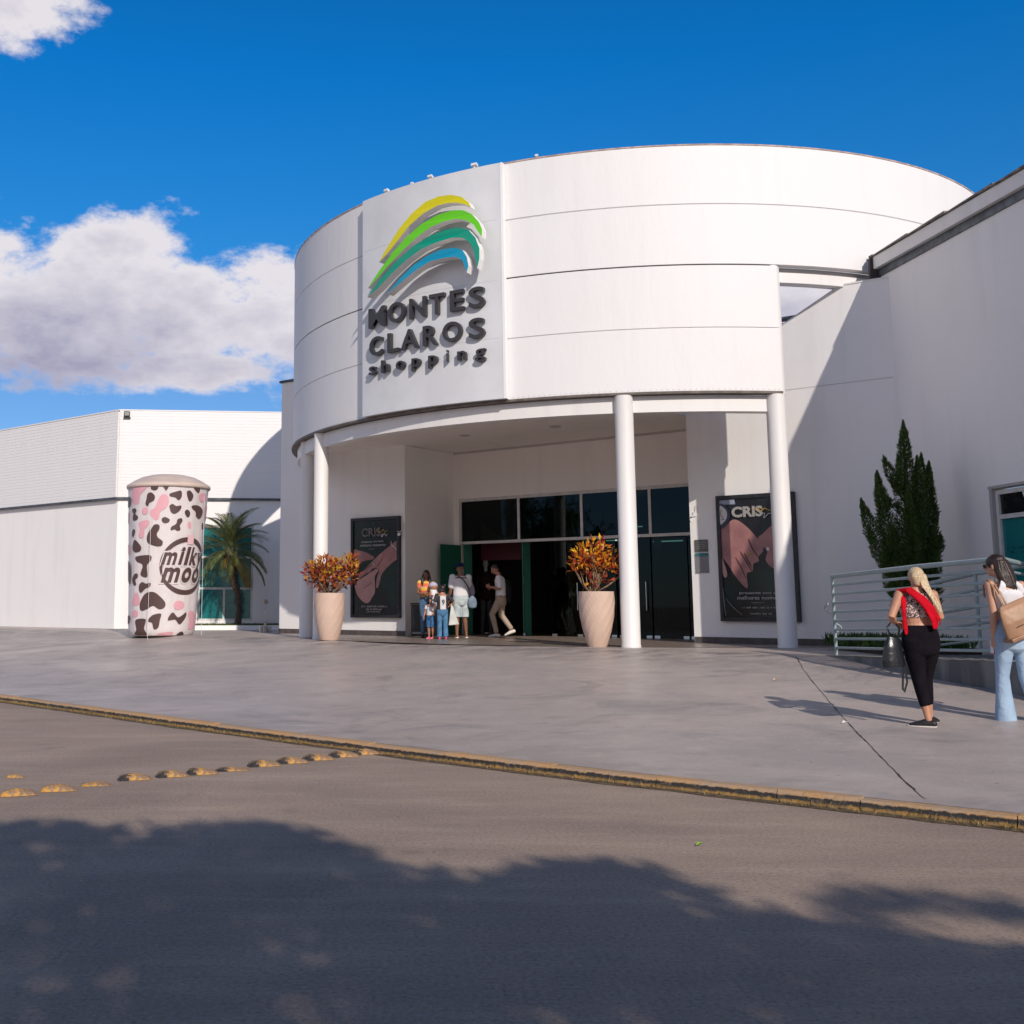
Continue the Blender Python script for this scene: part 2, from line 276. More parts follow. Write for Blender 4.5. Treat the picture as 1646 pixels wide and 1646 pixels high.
# ------------------------------------------------------------------ mesh helpers
def tag(o, label=None, cat=None, group=None, kind=None):
    if label: o['label'] = label
    if cat: o['category'] = cat
    if group: o['group'] = group
    if kind: o['kind'] = kind
    return o
def empty(name, loc=(0, 0, 0), rz=0.0, label=None, cat=None, group=None):
    o = bpy.data.objects.new(name, None); COL.objects.link(o); o.location = loc; o.rotation_euler = (0, 0, rz); o.empty_display_size = 0.2
    return tag(o, label, cat, group)
def frame(ox, oy, ang, oz=0.0):
    return Matrix.Translation((ox, oy, oz)) @ Matrix.Rotation(ang, 4, 'Z')
I4 = Matrix.Identity(4)
class MB:
    def __init__(s, M=None): s.bm = bmesh.new(); s.M = M or I4; s.mi = 0
    def P(s, p): return s.M @ Vector(p)
    def verts(s, pts): return [s.bm.verts.new(s.P(p)) for p in pts]
    def face(s, vs):
        try: f = s.bm.faces.new(vs); f.material_index = s.mi; return f
        except ValueError: return None
    def quad(s, *pts): return s.face(s.verts(pts))
    def box(s, x0, x1, y0, y1, z0, z1, bev=0.0):
        v = s.verts([(x, y, z) for z in (z0, z1) for y in (y0, y1) for x in (x0, x1)])
        fs = [s.face([v[i] for i in q]) for q in ((0, 2, 3, 1), (4, 5, 7, 6), (0, 1, 5, 4), (2, 6, 7, 3), (0, 4, 6, 2), (1, 3, 7, 5))]
        if bev: bmesh.ops.bevel(s.bm, geom=list({e for f in fs for e in f.edges}), offset=bev, segments=2, affect='EDGES', profile=0.5)
        return s
    def prism(s, poly, ax='y', d0=0.0, d1=0.1):
        """poly of (u,v): ax='y' -> x=u z=v extruded over y; ax='z' -> x=u y=v extruded over z"""
        f = (lambda u, v, d: (u, d, v)) if ax == 'y' else (lambda u, v, d: (u, v, d))
        a = s.verts([f(u, v, d0) for u, v in poly]); b = s.verts([f(u, v, d1) for u, v in poly])
        n = len(poly)
        if n > 4:
            for q in tri2d(poly): s.face([a[i] for i in q][::-1]); s.face([b[i] for i in q])
        else: s.face(a[::-1]); s.face(b)
        for i in range(n): s.face([a[i], a[(i + 1) % n], b[(i + 1) % n], b[i]])
        return s
    def lathe(s, prof, a0=0.0, a1=2 * math.pi, n=64, c=(0, 0), closed=False):
        full = abs(a1 - a0 - 2 * math.pi) < 1e-6; m = n if full else n + 1
        rings = []
        for i in range(m):
            a = a0 + (a1 - a0) * i / n
            rings.append(s.verts([(c[0] + r * math.cos(a), c[1] + r * math.sin(a), z) for r, z in prof]))
        k = len(prof)
        for i in range(n):
            A = rings[i]; B = rings[(i + 1) % m]
            for j in range(k if closed else k - 1): s.face([A[j], B[j], B[(j + 1) % k], A[(j + 1) % k]])
        if closed and not full: s.face(rings[0][::-1]); s.face(rings[-1])
        return s
    def loft(s, pts, rad, n=12, caps=True, up=None):
        """tube through pts, rad = radius or (rx, ry); rounded ends"""
        pts = [Vector(p) for p in pts]; rad = [(r, r) if isinstance(r, (int, float)) else r for r in rad]
        P = []; Rr = []
        if caps == 'round':
            d = (pts[1] - pts[0]).normalized(); r = min(rad[0])
            for t in (0.0, 0.35, 0.7):
                a = math.acos(1 - t) if t else 0.02
                q = math.sin(a) if t else 0.15
                P.append(pts[0] - d * r * (1 - t)); k = math.sqrt(max(0.02, 1 - (1 - t) ** 2)); Rr.append((rad[0][0] * k, rad[0][1] * k))
        P += pts; Rr += rad
        if caps == 'round':
            d = (pts[-1] - pts[-2]).normalized(); r = min(rad[-1])
            for t in (0.7, 0.35, 0.0):
                P.append(pts[-1] + d * r * (1 - t)); k = math.sqrt(max(0.02, 1 - (1 - t) ** 2)); Rr.append((rad[-1][0] * k, rad[-1][1] * k))
        rings = []
        X = None
        for i, p in enumerate(P):
            d = (P[min(i + 1, len(P) - 1)] - P[max(i - 1, 0)]).normalized()
            if X is None:
                u = Vector(up) if up else (Vector((1, 0, 0)) if abs(d.x) < 0.9 else Vector((0, 1, 0)))
                X = (u - d * u.dot(d)).normalized()
            else:
                X = (X - d * X.dot(d)).normalized()
            Y = d.cross(X)
            rings.append(s.verts([p + X * Rr[i][0] * math.cos(2 * math.pi * k / n) + Y * Rr[i][1] * math.sin(2 * math.pi * k / n) for k in range(n)]))
        for i in range(len(rings) - 1):
            for k in range(n): s.face([rings[i][k], rings[i][(k + 1) % n], rings[i + 1][(k + 1) % n], rings[i + 1][k]])
        if caps: s.face(rings[0][::-1]); s.face(rings[-1])
        return s
    def ball(s, c, r, n=12, m=8):
        r = (r, r, r) if isinstance(r, (int, float)) else r
        top = s.verts([(c[0], c[1], c[2] + r[2])])[0]; bot = s.verts([(c[0], c[1], c[2] - r[2])])[0]; rings = []
        for j in range(1, m):
            t = math.pi * j / m
            rings.append(s.verts([(c[0] + r[0] * math.sin(t) * math.cos(2 * math.pi * k / n), c[1] + r[1] * math.sin(t) * math.sin(2 * math.pi * k / n), c[2] + r[2] * math.cos(t)) for k in range(n)]))
        for k in range(n):
            s.face([top, rings[0][k], rings[0][(k + 1) % n]]); s.face([bot, rings[-1][(k + 1) % n], rings[-1][k]])
            for j in range(m - 2): s.face([rings[j][k], rings[j + 1][k], rings[j + 1][(k + 1) % n], rings[j][(k + 1) % n]])
        return s
    def build(s, name, mats, parent=None, smooth=False, voxel=None, sm=0, raw=False):
        if not isinstance(mats, (list, tuple)): mats = [mats]
        bmesh.ops.recalc_face_normals(s.bm, faces=s.bm.faces) if not raw else None
        me = bpy.data.meshes.new(name); s.bm.to_mesh(me); s.bm.free()
        for m in mats: me.materials.append(m)
        o = bpy.data.objects.new(name, me); COL.objects.link(o)
        if voxel:
            r = o.modifiers.new('r', 'REMESH'); r.mode = 'VOXEL'; r.voxel_size = voxel
            if sm: k = o.modifiers.new('s', 'SMOOTH'); k.iterations = sm; k.factor = 0.5
            dg = bpy.context.evaluated_depsgraph_get(); me2 = bpy.data.meshes.new_from_object(o.evaluated_get(dg))
            o.modifiers.clear(); o.data = me2; me2.name = name; bpy.data.meshes.remove(me)
            if not me2.materials: me2.materials.append(mats[0])
            smooth = True; me = me2
        if smooth:
            me.polygons.foreach_set('use_smooth', [True] * len(me.polygons))
            if smooth == 'auto':
                me.set_sharp_from_angle(angle=R_(35))
        if parent: o.parent = parent
        return o
def catmull(pts, n=5, closed=True):
    out = []; L = len(pts)
    for i in range(L if closed else L - 1):
        p = [Vector(pts[(i + k) % L] if closed else pts[max(0, min(L - 1, i + k))]) for k in (-1, 0, 1, 2)]
        for j in range(n):
            t = j / n
            out.append(0.5 * ((2 * p[1]) + (-p[0] + p[2]) * t + (2 * p[0] - 5 * p[1] + 4 * p[2] - p[3]) * t * t + (-p[0] + 3 * p[1] - 3 * p[2] + p[3]) * t ** 3))
    if not closed: out.append(Vector(pts[-1]))
    return out
def text_mesh(txt, size=1.0, extrude=0.0, offset=0.0, shear=0.0, bevel=0.0, align='LEFT', space=1.0, res=4):
    """returns (verts, faces) of a text laid out on x/y, extruded over z"""
    c = bpy.data.curves.new('t', 'FONT'); c.body = txt; c.size = size; c.extrude = extrude; c.offset = offset; c.shear = shear
    c.bevel_depth = bevel; c.bevel_resolution = 2; c.align_x = align; c.space_character = space; c.resolution_u = res
    o = bpy.data.objects.new('t', c); COL.objects.link(o)
    dg = bpy.context.evaluated_depsgraph_get(); me = bpy.data.meshes.new_from_object(o.evaluated_get(dg))
    v = [tuple(p.co) for p in me.vertices]; f = [tuple(p.vertices) for p in me.polygons]
    bpy.data.objects.remove(o); bpy.data.curves.remove(c); bpy.data.meshes.remove(me)
    return v, f
def add_vf(mb, v, f, fn):
    vs = [mb.bm.verts.new(mb.M @ Vector(fn(*p))) for p in v]
    for q in f:
        try: fc = mb.bm.faces.new([vs[i] for i in q]); fc.material_index = mb.mi
        except ValueError: pass
def tri2d(poly):
    from mathutils.geometry import tessellate_polygon
    return tessellate_polygon([[Vector((a, b, 0)) for a, b in poly]])
def bounds(v):
    xs = [p[0] for p in v]; ys = [p[1] for p in v]
    return min(xs), max(xs), min(ys), max(ys)
def adopt(o, parent):
    """parent a mesh that was modelled in world coordinates"""
    o.parent = parent
    o.matrix_parent_inverse = (Matrix.Translation(parent.location) @ Matrix.Rotation(parent.rotation_euler.z, 4, 'Z')).inverted()
    return o
def wb(mb, name, mats, parent, **k): return adopt(mb.build(name, mats, **k), parent)
ZP = 0.65                       # level of the portico floor
W_ANG = R_(-40.3)
FW = lambda d=0.0: frame(6.66 + 0.647 * d, 24.10 + 0.763 * d, W_ANG)      # front wall line (x along wall, y inwards)
C0 = Vector((6.67, 30.30)); RD = 8.84                                      # rotunda centre and radius

# ================================================================== THE SETTING
def ground_h(x, y):
    s = x + y
    t = min(1.0, max(0.0, (s - 12.0) / 13.0))
    return 0.085 + (ZP - 0.085) * t ** 1.6
mb = MB(); mb.quad((-400, -300, 0), (400, -300, 0), (400, 500, 0), (-400, 500, 0))
street = mb.build('street', ASPH); tag(street, 'grey worn asphalt roadway in the foreground', 'road', kind='structure')
KL = [(-60, 74), (-30, 43), (-12, 24.3), (-5.66, 17.83), (-2.3, 14.15), (-0.03, 11.76), (1.5, 10.25), (3.05, 8.86), (4.21, 7.84), (6.5, 5.75), (10, 2.6), (30, -15)]
K = catmull([(x, y, 0) for x, y in KL], 14, closed=False)
mb = MB(); dirv = Vector((0.707, 0.707, 0)); steps = [0.06] + [i * 0.5 for i in range(1, 24)] + [13, 15, 20, 30, 60, 120]
rows = []
for p in K:
    row = []
    for q in steps:
        a = p + dirv * q; row.append(mb.verts([(a.x, a.y, ground_h(a.x, a.y) if q > 0.1 else 0.083)])[0])
    rows.append(row)
for i in range(len(rows) - 1):
    for j in range(len(steps) - 1): mb.face([rows[i][j], rows[i + 1][j], rows[i + 1][j + 1], rows[i][j + 1]])
plaza = mb.build('plaza', PLAZA, smooth=True); tag(plaza, 'grey painted concrete forecourt sloping up to the entrance', 'pavement', kind='structure')
# saw joint across the slab
J = [Vector((x, y)) for x, y in ((6.55, 18.3), (6.11, 16.8), (5.38, 14.05), (4.83, 12.0), (4.54, 10.88), (4.185, 9.59), (3.84, 8.32))]
mb = MB(); pts = []
for i in range(len(J) - 1):
    for t in range(12):
        q = J[i].lerp(J[i + 1], t / 12); w = 0.003 + 0.006 * noise.noise(Vector((q.x * 3, q.y * 3, 0))) ** 2 + (0.005 if random.random() < 0.12 else 0)
        pts.append((q + Vector((random.uniform(-.006, .006), 0)), w))
prev = None
for q, w in pts:
    cur = mb.verts([(q.x - w, q.y, ground_h(q.x, q.y) + 0.004), (q.x + w, q.y, ground_h(q.x, q.y) + 0.004)])
    if prev: mb.face([prev[0], prev[1], cur[1], cur[0]])
    prev = cur
jo = mb.build('pavement_joint', mat('joint_dirt', (0.035, 0.028, 0.026), 0.9)); tag(jo, 'thin dark joint running across the forecourt slab', 'pavement', kind='structure')
# polished floor below the rotunda
mb = MB(); fl = []
for i in range(41):
    a = R_(-78) - R_(102) * i / 40; fl.append((C0.x + 8.7 * math.cos(a), C0.y + 8.7 * math.sin(a)))
fl += [(-2.0, 34), (10, 34), (12, 24)]
vs = mb.verts([(x, y, ZP + 0.006) for x, y in fl]); mb.face(vs)
pf = mb.build('portico_floor', PFLOOR); tag(pf, 'polished brownish floor of the covered entrance', 'floor', kind='structure')
# kerb stones
mb = MB(); acc = 0; seg = []
for i in range(len(K) - 1):
    a, b = K[i], K[i + 1]
    if a.x < -14 or a.x > 12: continue
    seg.append((a, b))
run = [p for p in K if -16 < p.x < 13]
# resample the line
L = [0]
for i in range(1, len(run)): L.append(L[-1] + (run[i] - run[i - 1]).length)
def on_kerb(s):
    s = max(0, min(L[-1] - 1e-4, s))
    for i in range(1, len(L)):
        if s <= L[i]:
            t = (s - L[i - 1]) / (L[i] - L[i - 1]); p = run[i - 1].lerp(run[i], t); d = (run[i] - run[i - 1]).normalized(); return p, d
s0 = 0
while s0 < L[-1] - 1:
    ln = random.choice((0.98, 1.0, 1.02, 0.6)) ; dz = random.uniform(-0.006, 0.006); dn = random.uniform(-0.006, 0.006); prev = None
    m = 8
    for i in range(m + 1):
        p, d = on_kerb(s0 + 0.004 + (ln - 0.008) * i / m); nrm = Vector((-d.y, d.x, 0));
        if nrm.dot(Vector((-1, -1, 0))) < 0: nrm = -nrm
        j = lambda k: 0.007 * noise.noise(Vector((p.x * 6, p.y * 6, k * 9)))
        prof = [(0.075 + dn + j(1), -0.02), (0.07 + dn + j(2), 0.03), (0.06 + dn + j(3), 0.066 + j(4)), (0.045 + dn, 0.083 + dz), (-0.05, 0.088 + dz), (-0.055, -0.02)]
        cur = mb.verts([p + nrm * u + Vector((0, 0, z)) for u, z in prof])
        if prev:
            for k in range(len(prof) - 1): mb.face([prev[k], prev[k + 1], cur[k + 1], cur[k]])
        else: mb.face(cur)
        prev = cur
    mb.face(prev[::-1]); s0 += ln
kerb = mb.build('kerb', KERB); tag(kerb, 'low kerb of dark stones with worn yellow paint', 'kerb', kind='structure')
# soil strip between kerb and roadway
mb = MB(); prev = None
for i in range(220):
    s = L[-1] * i / 219; p, d = on_kerb(s); nrm = Vector((-d.y, d.x, 0))
    if nrm.dot(Vector((-1, -1, 0))) < 0: nrm = -nrm
    w = 0.16 + 0.05 * noise.noise(Vector((p.x * 2, p.y * 2, 0))) + 0.03 * noise.noise(Vector((p.x * 9, p.y * 9, 3)))
    cur = mb.verts([p + nrm * 0.0 + Vector((0, 0, 0.012)), p + nrm * w + Vector((0, 0, 0.004))])
    if prev: mb.face([prev[0], prev[1], cur[1], cur[0]])
    prev = cur
gr = mb.build('gutter_dirt', mat('dirt', (0.17, 0.115, 0.06), 0.95, var=0.5, vscale=12, bump=0.8, bscale=50)); tag(gr, 'brown sand gathered along the foot of the kerb', 'dirt', kind='structure')

# ================================================================== THE MALL
mall = empty('shopping_mall', (6.66, 24.1, ZP), 0, 'white shopping mall entrance with round drum facade on slender columns over a glass front', 'building')
def cyl_arc(mb, prof, d0, d1, n=96, closed=True): return mb.lathe(prof, R_(d0), R_(d1), n, (C0.x, C0.y), closed)
def groove(r0, zs, z0, z1, ri):
    pr = [(ri, z0), (r0, z0)]
    for z in zs: pr += [(r0, z - 0.014), (r0 - 0.025, z - 0.008), (r0 - 0.025, z + 0.008), (r0, z + 0.014)]
    return pr + [(r0, z1), (ri, z1)]
A_END = -83.3
mb = MB(); cyl_arc(mb, groove(RD, [9.11], 7.915, 10.30, RD - 0.2), -200, 160, 180)
dr = wb(mb, 'upper_drum_wall', DRUMW, mall, smooth='auto')
mb = MB(); cyl_arc(mb, groove(RD, [6.66], 5.43, 7.885, RD - 0.2), -190, A_END, 100)
LOW = mb
mb = MB(); cyl_arc(mb, [(RD - 0.03, 7.88), (RD - 0.03, 7.92), (RD - 0.15, 7.92), (RD - 0.15, 7.88)], -190, A_END, 100)
wb(mb, 'panel_joint', FLASH, mall)
mb = MB(); cyl_arc(mb, [(RD + 0.012, 10.302), (RD + 0.012, 10.328), (RD - 0.24, 10.35), (RD - 0.24, 10.30)], -200, 160, 180)
wb(mb, 'coping', COPE, mall, smooth='auto')
mb = MB(); cyl_arc(mb, [(RD + 0.035, 5.385), (RD + 0.035, 5.43), (RD - 0.18, 5.43), (RD - 0.18, 5.385)], -190, A_END, 100)
wb(mb, 'drip_flashing', FLASH, mall, smooth='auto')
# small screws above the flashing
mb = LOW; mb.mi = 1
for i in range(150):
    a = R_(-186 + i * 0.687); mb.M = Matrix.Translation((C0.x, C0.y, 0)) @ Matrix.Rotation(a, 4, 'Z'); mb.box(RD, RD + 0.008, -0.006, 0.006, 5.458, 5.472)
mb.M = I4; mb.mi = 0; wb(mb, 'lower_drum_wall', [DRUMW, mat('screw', (0.45, 0.45, 0.47), 0.5)], mall, smooth='auto')
mb = MB(); cyl_arc(mb, [(8.66, 5.06), (8.72, 5.06), (8.72, 5.37), (8.46, 5.37), (8.46, 5.06)], -190, A_END + 0.4, 100)
wb(mb, 'ring_beam', COLM, mall, smooth='auto')
mb = MB(); cyl_arc(mb, [(8.70, 7.60), (8.70, 7.80), (8.45, 7.80), (8.45, 7.60)], A_END, -57.0, 30)
wb(mb, 'edge_beam', COLM, mall, smooth='auto')
mb = MB(); cyl_arc(mb, [(8.62, 7.80), (8.62, 7.915), (8.40, 7.915), (8.40, 7.80)], A_END, -57.0, 30)
wb(mb, 'edge_beam_soffit', mat('shadow_gap_paint', (0.45, 0.43, 0.42), 0.8), mall, smooth='auto')
# columns
def column(ang, r, z1, rad=0.17, z0=None):
    x = C0.x + r * math.cos(R_(ang)); y = C0.y + r * math.sin(R_(ang))
    mb = MB(); mb.lathe([(rad + 0.006, ZP - 0.05), (rad + 0.006, ZP + 0.04), (rad, ZP + 0.05), (rad, z1)] if z0 is None else [(rad, z0), (rad, z1)], 0, 2 * math.pi, 40, (x, y))
    vs = mb.verts([(x + rad * math.cos(k), y + rad * math.sin(k), z1) for k in [2 * math.pi * i / 40 for i in range(40)]]); mb.face(vs)
    return wb(mb, 'column', COLM, mall, smooth='auto')
column(-102.75, 8.74, 5.38, 0.175); column(-83.9, 8.72, 5.38, 0.175); column(-83.55, 8.66, 8.085, 0.165, 5.385); column(-155.9, 8.70, 5.38, 0.17); column(-165.6, 8.62, 5.38, 0.165)
# ceiling slab under the drum
mb = MB(); cp = [(C0.x + 8.5 * math.cos(R_(A_END - 2.0 - i * 1.31)), C0.y + 8.5 * math.sin(R_(A_END - 2.0 - i * 1.31))) for i in range(80)]
e1 = FW() @ Vector((-0.35, 0.0, 0)); e2 = FW() @ Vector((-0.1, 2.3, 0)); cp += [(-1.9, 33.5), (6.5, 33.0), (e2.x, e2.y), (e1.x, e1.y)]
mb.prism(cp, 'z', 5.45, 5.62); wb(mb, 'ceiling', CEIL, mall)
for a, b in ((-3.2, -0.2), (-5.6, -0.4), (-1.6, -1.6)):
    p = FW() @ Vector((a, b, 0)); mb = MB(); mb.lathe([(0.11, 5.449), (0.11, 5.436), (0.13, 5.436), (0.13, 5.449)], 0, 2 * math.pi, 24, (p.x, p.y)); mb.lathe([(0.11, 5.443), (0.001, 5.443)], 0, 2 * math.pi, 24, (p.x, p.y))
    wb(mb, 'ceiling_light', mat('lamp_rim', (0.5, 0.48, 0.46), 0.5), mall)
# front walls (left and right of the glass front)
M1 = FW()
mb = MB(M1); mb.prism([(-12.2, ZP - 0.3), (-7.77, ZP - 0.3), (-7.77, 5.44), (-7.80, 7.55), (-12.2, 7.60)], 'y', 0, 0.28); wb(mb, 'left_front_wall', WHITE, mall)
mb = MB(M1); mb.box(-12.26, -8.2, -0.05, 0.33, 7.60, 7.66); wb(mb, 'wall_cap', GUTT, mall)
mb = MB(M1); mb.prism([(-0.115, ZP - 0.3), (4.2, ZP - 0.3), (4.2, 7.63), (3.25, 7.64), (2.03, 7.02), (-0.115, 5.95)], 'y', 0, 0.25); wb(mb, 'right_front_wall', WHITE, mall)
mb = MB(M1); mb.prism([(0.2, 5.2), (4.2, 5.2), (4.2, 7.62), (3.6, 7.66), (0.2, 7.42)], 'y', 2.1, 2.3); mb.box(0.1, 4.2, 2.05, 2.35, 7.67, 7.71); wb(mb, 'rear_parapet', mat('grey_parapet', (0.42, 0.41, 0.42), 0.8, var=0.25, vscale=1.5), mall)
mb = MB(M1); mb.box(-0.10, 4.13, -0.012, 0.0, ZP - 0.02, ZP + 0.13); wb(mb, 'skirting', SKIRT, mall)
mb = MB(M1); mb.box(-12.2, -7.77, -0.012, 0.0, ZP - 0.02, ZP + 0.13); wb(mb, 'skirting', SKIRT, mall)
mb = MB(M1); mb.prism([(0.0, 6.00), (2.0, 7.02), (3.24, 7.66), (4.1, 7.65), (4.1, 7.62), (3.25, 7.628), (2.0, 6.985), (0.0, 5.965)], 'y', -0.012, 0.262); wb(mb, 'parapet_trim', COLM, mall)
# faint horizontal construction joint
mb = MB(M1); mb.box(1.0, 4.1, -0.004, 0.0, 5.68, 5.70); wb(mb, 'plaster_joint', mat('plaster_line', (0.60, 0.58, 0.58), 0.8), mall)
# unseen solid body of the hall, put in to block sun under the drum
mb = MB(M1); mb.box(-12.15, -9.62, 0.29, 14, ZP - 0.3, 7.45); wb(mb, 'hall_block', WHITE, mall)
# return walls and the wall above the glass
mb = MB(M1); mb.box(-7.97, -7.77, 0.28, 2.1, ZP - 0.3, 5.44); wb(mb, 'return_wall', WHITE, mall)
mb = MB(M1); mb.box(-0.115, 0.08, 0.25, 2.1, ZP - 0.3, 5.44); wb(mb, 'return_wall', WHITE, mall)
D2 = 2.1; M2 = FW(D2)
mb = MB(M2); mb.box(-7.97, 0.08, 0, 0.2, 4.20, 5.45); mb.box(-7.97, -7.62, 0.0, 0.2, ZP - 0.3, 4.20); wb(mb, 'wall_above_glass', CEIL, mall)
mb = MB(M2); mb.box(-7.77, -0.12, -0.03, 0.0, 5.40, 5.45); wb(mb, 'ceiling_moulding', mat('moulding', (0.5, 0.46, 0.44), 0.7), mall)
# glass front: one upper window per bay
MUL = [-7.6, -5.77, -3.94, -2.11, -0.28]
for i in range(4):
    a, b = MUL[i], MUL[i + 1]
    mb = MB(M2); t = 0.035
    mb.box(a, b, 0.02, 0.09, 4.12, 4.20); mb.box(a, b, 0.02, 0.09, 3.0, 3.07)
    mb.box(a, a + t, 0.03, 0.085, 3.07, 4.12); mb.box(b - t, b, 0.03, 0.085, 3.07, 4.12)
    w = wb(mb, 'window', ALU, mall)
    mb = MB(M2); mb.box(a + t, b - t, 0.05, 0.06, 3.07, 4.12); p = mb.build('pane', GLASS); p.parent = w; p.matrix_parent_inverse = I4
    adopt(w, mall)
def child_of_part(mb, name, mats, part, **k):
    o = mb.build(name, mats, **k); o.parent = part; return o      # parts live in world coordinates
# fixed fins of green glass behind the mullions
for a in MUL[:4]:
    mb = MB(M2); mb.box(a + 0.045, a + 0.06, 0.10, 0.46, ZP, 4.12); wb(mb, 'glass_fin', mat('green_glass_edge', (0.06, 0.25, 0.19), 0.15), mall)
# doors
def door_leaf(a, w, ang, y=0.05, handle=True, band=True):
    """glass leaf hinged at a (on the glass line), turned ang degrees outwards"""
    M = M2 @ Matrix.Translation((a, y, 0)) @ Matrix.Rotation(R_(ang), 4, 'Z')
    mb = MB(M); mb.box(0.01, w - 0.01, -0.006, 0.006, ZP + 0.02, 2.98)
    d = wb(mb, 'door', GREENG if ang else GLASS, mall)
    if band:
        mb = MB(M); mb.box(0.012, w - 0.012, -0.009, -0.0065, 1.92, 2.13); child_of_part(mb, 'safety_strip', mat('green_film', (0.02, 0.24, 0.06), 0.4), d)
    if handle:
        mb = MB(M)
        for sy in (-1, 1):
            mb.loft([(w - 0.12, sy * 0.06, 1.30), (w - 0.12, sy * 0.06, 1.95)], [0.014] * 2, 10, 'round')
            for z in (1.42, 1.83): mb.loft([(w - 0.12, 0, z), (w - 0.12, sy * 0.06, z)], [0.009] * 2, 8)
        child_of_part(mb, 'handle', CHROME, d, smooth=True)
    for h0 in (0.02, w - 0.16): mb = MB(M); mb.box(h0, h0 + 0.14, -0.02, 0.02, ZP + 0.012, ZP + 0.07); child_of_part(mb, 'hinge', CHROME, d)
    return d
door_leaf(-7.6, 0.92, -90)
door_leaf(-5.77 + 0.1, 0.88, 116, handle=False)
for a in (-4.86,): door_leaf(a, 0.90, 0, band=False)
for a in (-3.94,): door_leaf(a, 0.90, 0, band=False, handle=False)
door_leaf(-3.0, 0.87, 0, band=False); door_leaf(-2.11, 0.9, 0, band=False, handle=False); door_leaf(-1.2, 0.9, 0, band=False, handle=False)
# interior of the hall
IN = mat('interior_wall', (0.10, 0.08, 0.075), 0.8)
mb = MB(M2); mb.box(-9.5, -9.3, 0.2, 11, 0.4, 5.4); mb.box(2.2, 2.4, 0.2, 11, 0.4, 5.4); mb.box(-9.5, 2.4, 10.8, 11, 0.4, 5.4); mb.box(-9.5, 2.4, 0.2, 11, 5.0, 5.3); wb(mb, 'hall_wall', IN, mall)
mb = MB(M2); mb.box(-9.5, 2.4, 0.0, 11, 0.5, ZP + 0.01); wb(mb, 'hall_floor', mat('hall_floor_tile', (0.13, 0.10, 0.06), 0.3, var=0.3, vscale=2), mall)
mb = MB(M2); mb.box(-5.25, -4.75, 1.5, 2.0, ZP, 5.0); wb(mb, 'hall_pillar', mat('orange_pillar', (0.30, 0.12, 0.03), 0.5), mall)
mb = MB(M2); mb.box(-7.55, -5.95, 0.9, 0.94, 2.6, 4.5); bn = wb(mb, 'hall_fascia', mat('maroon_panel', (0.10, 0.012, 0.02), 0.6), mall)
mb = MB(M2); arc = [(-7.55 + 1.6 * t, 3.62 - 0.42 * math.sin(math.pi * t)) for t in [i / 16 for i in range(17)]]
mb.prism(arc + [(x, z - 0.03) for x, z in arc[::-1]], 'y', 0.885, 0.897); child_of_part(mb, 'pale_stripe', mat('cream_stripe', (0.6, 0.5, 0.4), 0.5), bn)
mb = MB(M2); mb.prism([(x, z - 0.035) for x, z in arc] + [(-5.95, 3.2), (-5.95, 3.08), (-7.55, 3.08), (-7.55, 3.2)], 'y', 0.885, 0.897); child_of_part(mb, 'gold_field', mat('gold_field', (0.34, 0.18, 0.02), 0.5), bn)
mb = MB(M2); cv = [(-4.62, 4.15), (-4.66, 3.9), (-4.75, 3.6), (-4.72, 3.35), (-4.62, 3.0)]; cv2 = [(-4.66, 3.0), (-4.80, 3.4), (-4.82, 3.6), (-4.70, 3.9), (-4.64, 4.15)]
mb.prism(cv + cv2, 'y', 1.0, 1.06); wb(mb, 'hanging_ornament', mat('pale_ornament', (0.7, 0.66, 0.62), 0.5), mall)
mb = MB(M2); mb.box(-5.2, -3.9, 3.2, 5.5, 4.88, 4.95); mb.box(-2.9, -0.8, 3.2, 5.5, 4.88, 4.95); wb(mb, 'hall_ceiling_panel', mat('ceiling_panel', (0.5, 0.42, 0.25), 0.5), mall)

LAMP = bpy.data.materials.new('lamp_tube'); LAMP.use_nodes = True; LAMP.node_tree.nodes['Principled BSDF'].inputs['Emission Color'].default_value = (0.75, 1.0, 0.9, 1); LAMP.node_tree.nodes['Principled BSDF'].inputs['Emission Strength'].default_value = 0.9
for a, d, w, z in ((-3.35, 2.6, 0.8, 3.02), (-2.6, 4.2, 0.6, 3.2), (-1.35, 1.8, 0.8, 2.88), (-1.1, 3.0, 0.7, 3.05), (-5.4, 5.0, 0.5, 3.6), (-6.6, 6.0, 0.5, 3.3)):
    mb = MB(M2); mb.box(a, a + w, d, d + 0.06, z, z + 0.03); wb(mb, 'hall_lamp', LAMP, mall)
# left wing --------------------------------------------------------------
MA = frame(-8.50, 38.03, W_ANG); MBf = frame(-8.50, 38.03, R_(5.58))
lw = empty('mall_wing', (-8.5, 38.03, ZP), 0, 'low white wing with ribbed metal cladding behind the giant inflatable cup', 'building')
zs = []; z = 4.93
prof = []
while z < 7.80:
    prof += [(-0.10, z), (-0.10, z + 0.090), (-0.092, z + 0.095), (-0.092, z + 0.104)]; z += 0.108
prof += [(-0.10, 7.82), (0.2, 7.82), (0.2, 4.93)]
def ribbed(mb, a, b):
    A = mb.verts([(a, y, z) for y, z in prof]); B = mb.verts([(b, y, z) for y, z in prof])
    for i in range(len(prof)): mb.face([A[i], A[(i + 1) % len(prof)], B[(i + 1) % len(prof)], B[i]])
    mb.face(A[::-1]); mb.face(B)
mb = MB(MA); ribbed(mb, -26, -0.03); wb(mb, 'metal_cladding', CLAD, lw)
mb = MB(MBf); ribbed(mb, -0.02, 7.5); wb(mb, 'metal_cladding', CLAD, lw)
mb = MB(MA); mb.box(-26, 0.0, -0.02, 0.25, 0.3, 4.86); wb(mb, 'wall', WHITE, lw)
mb = MB(MBf)
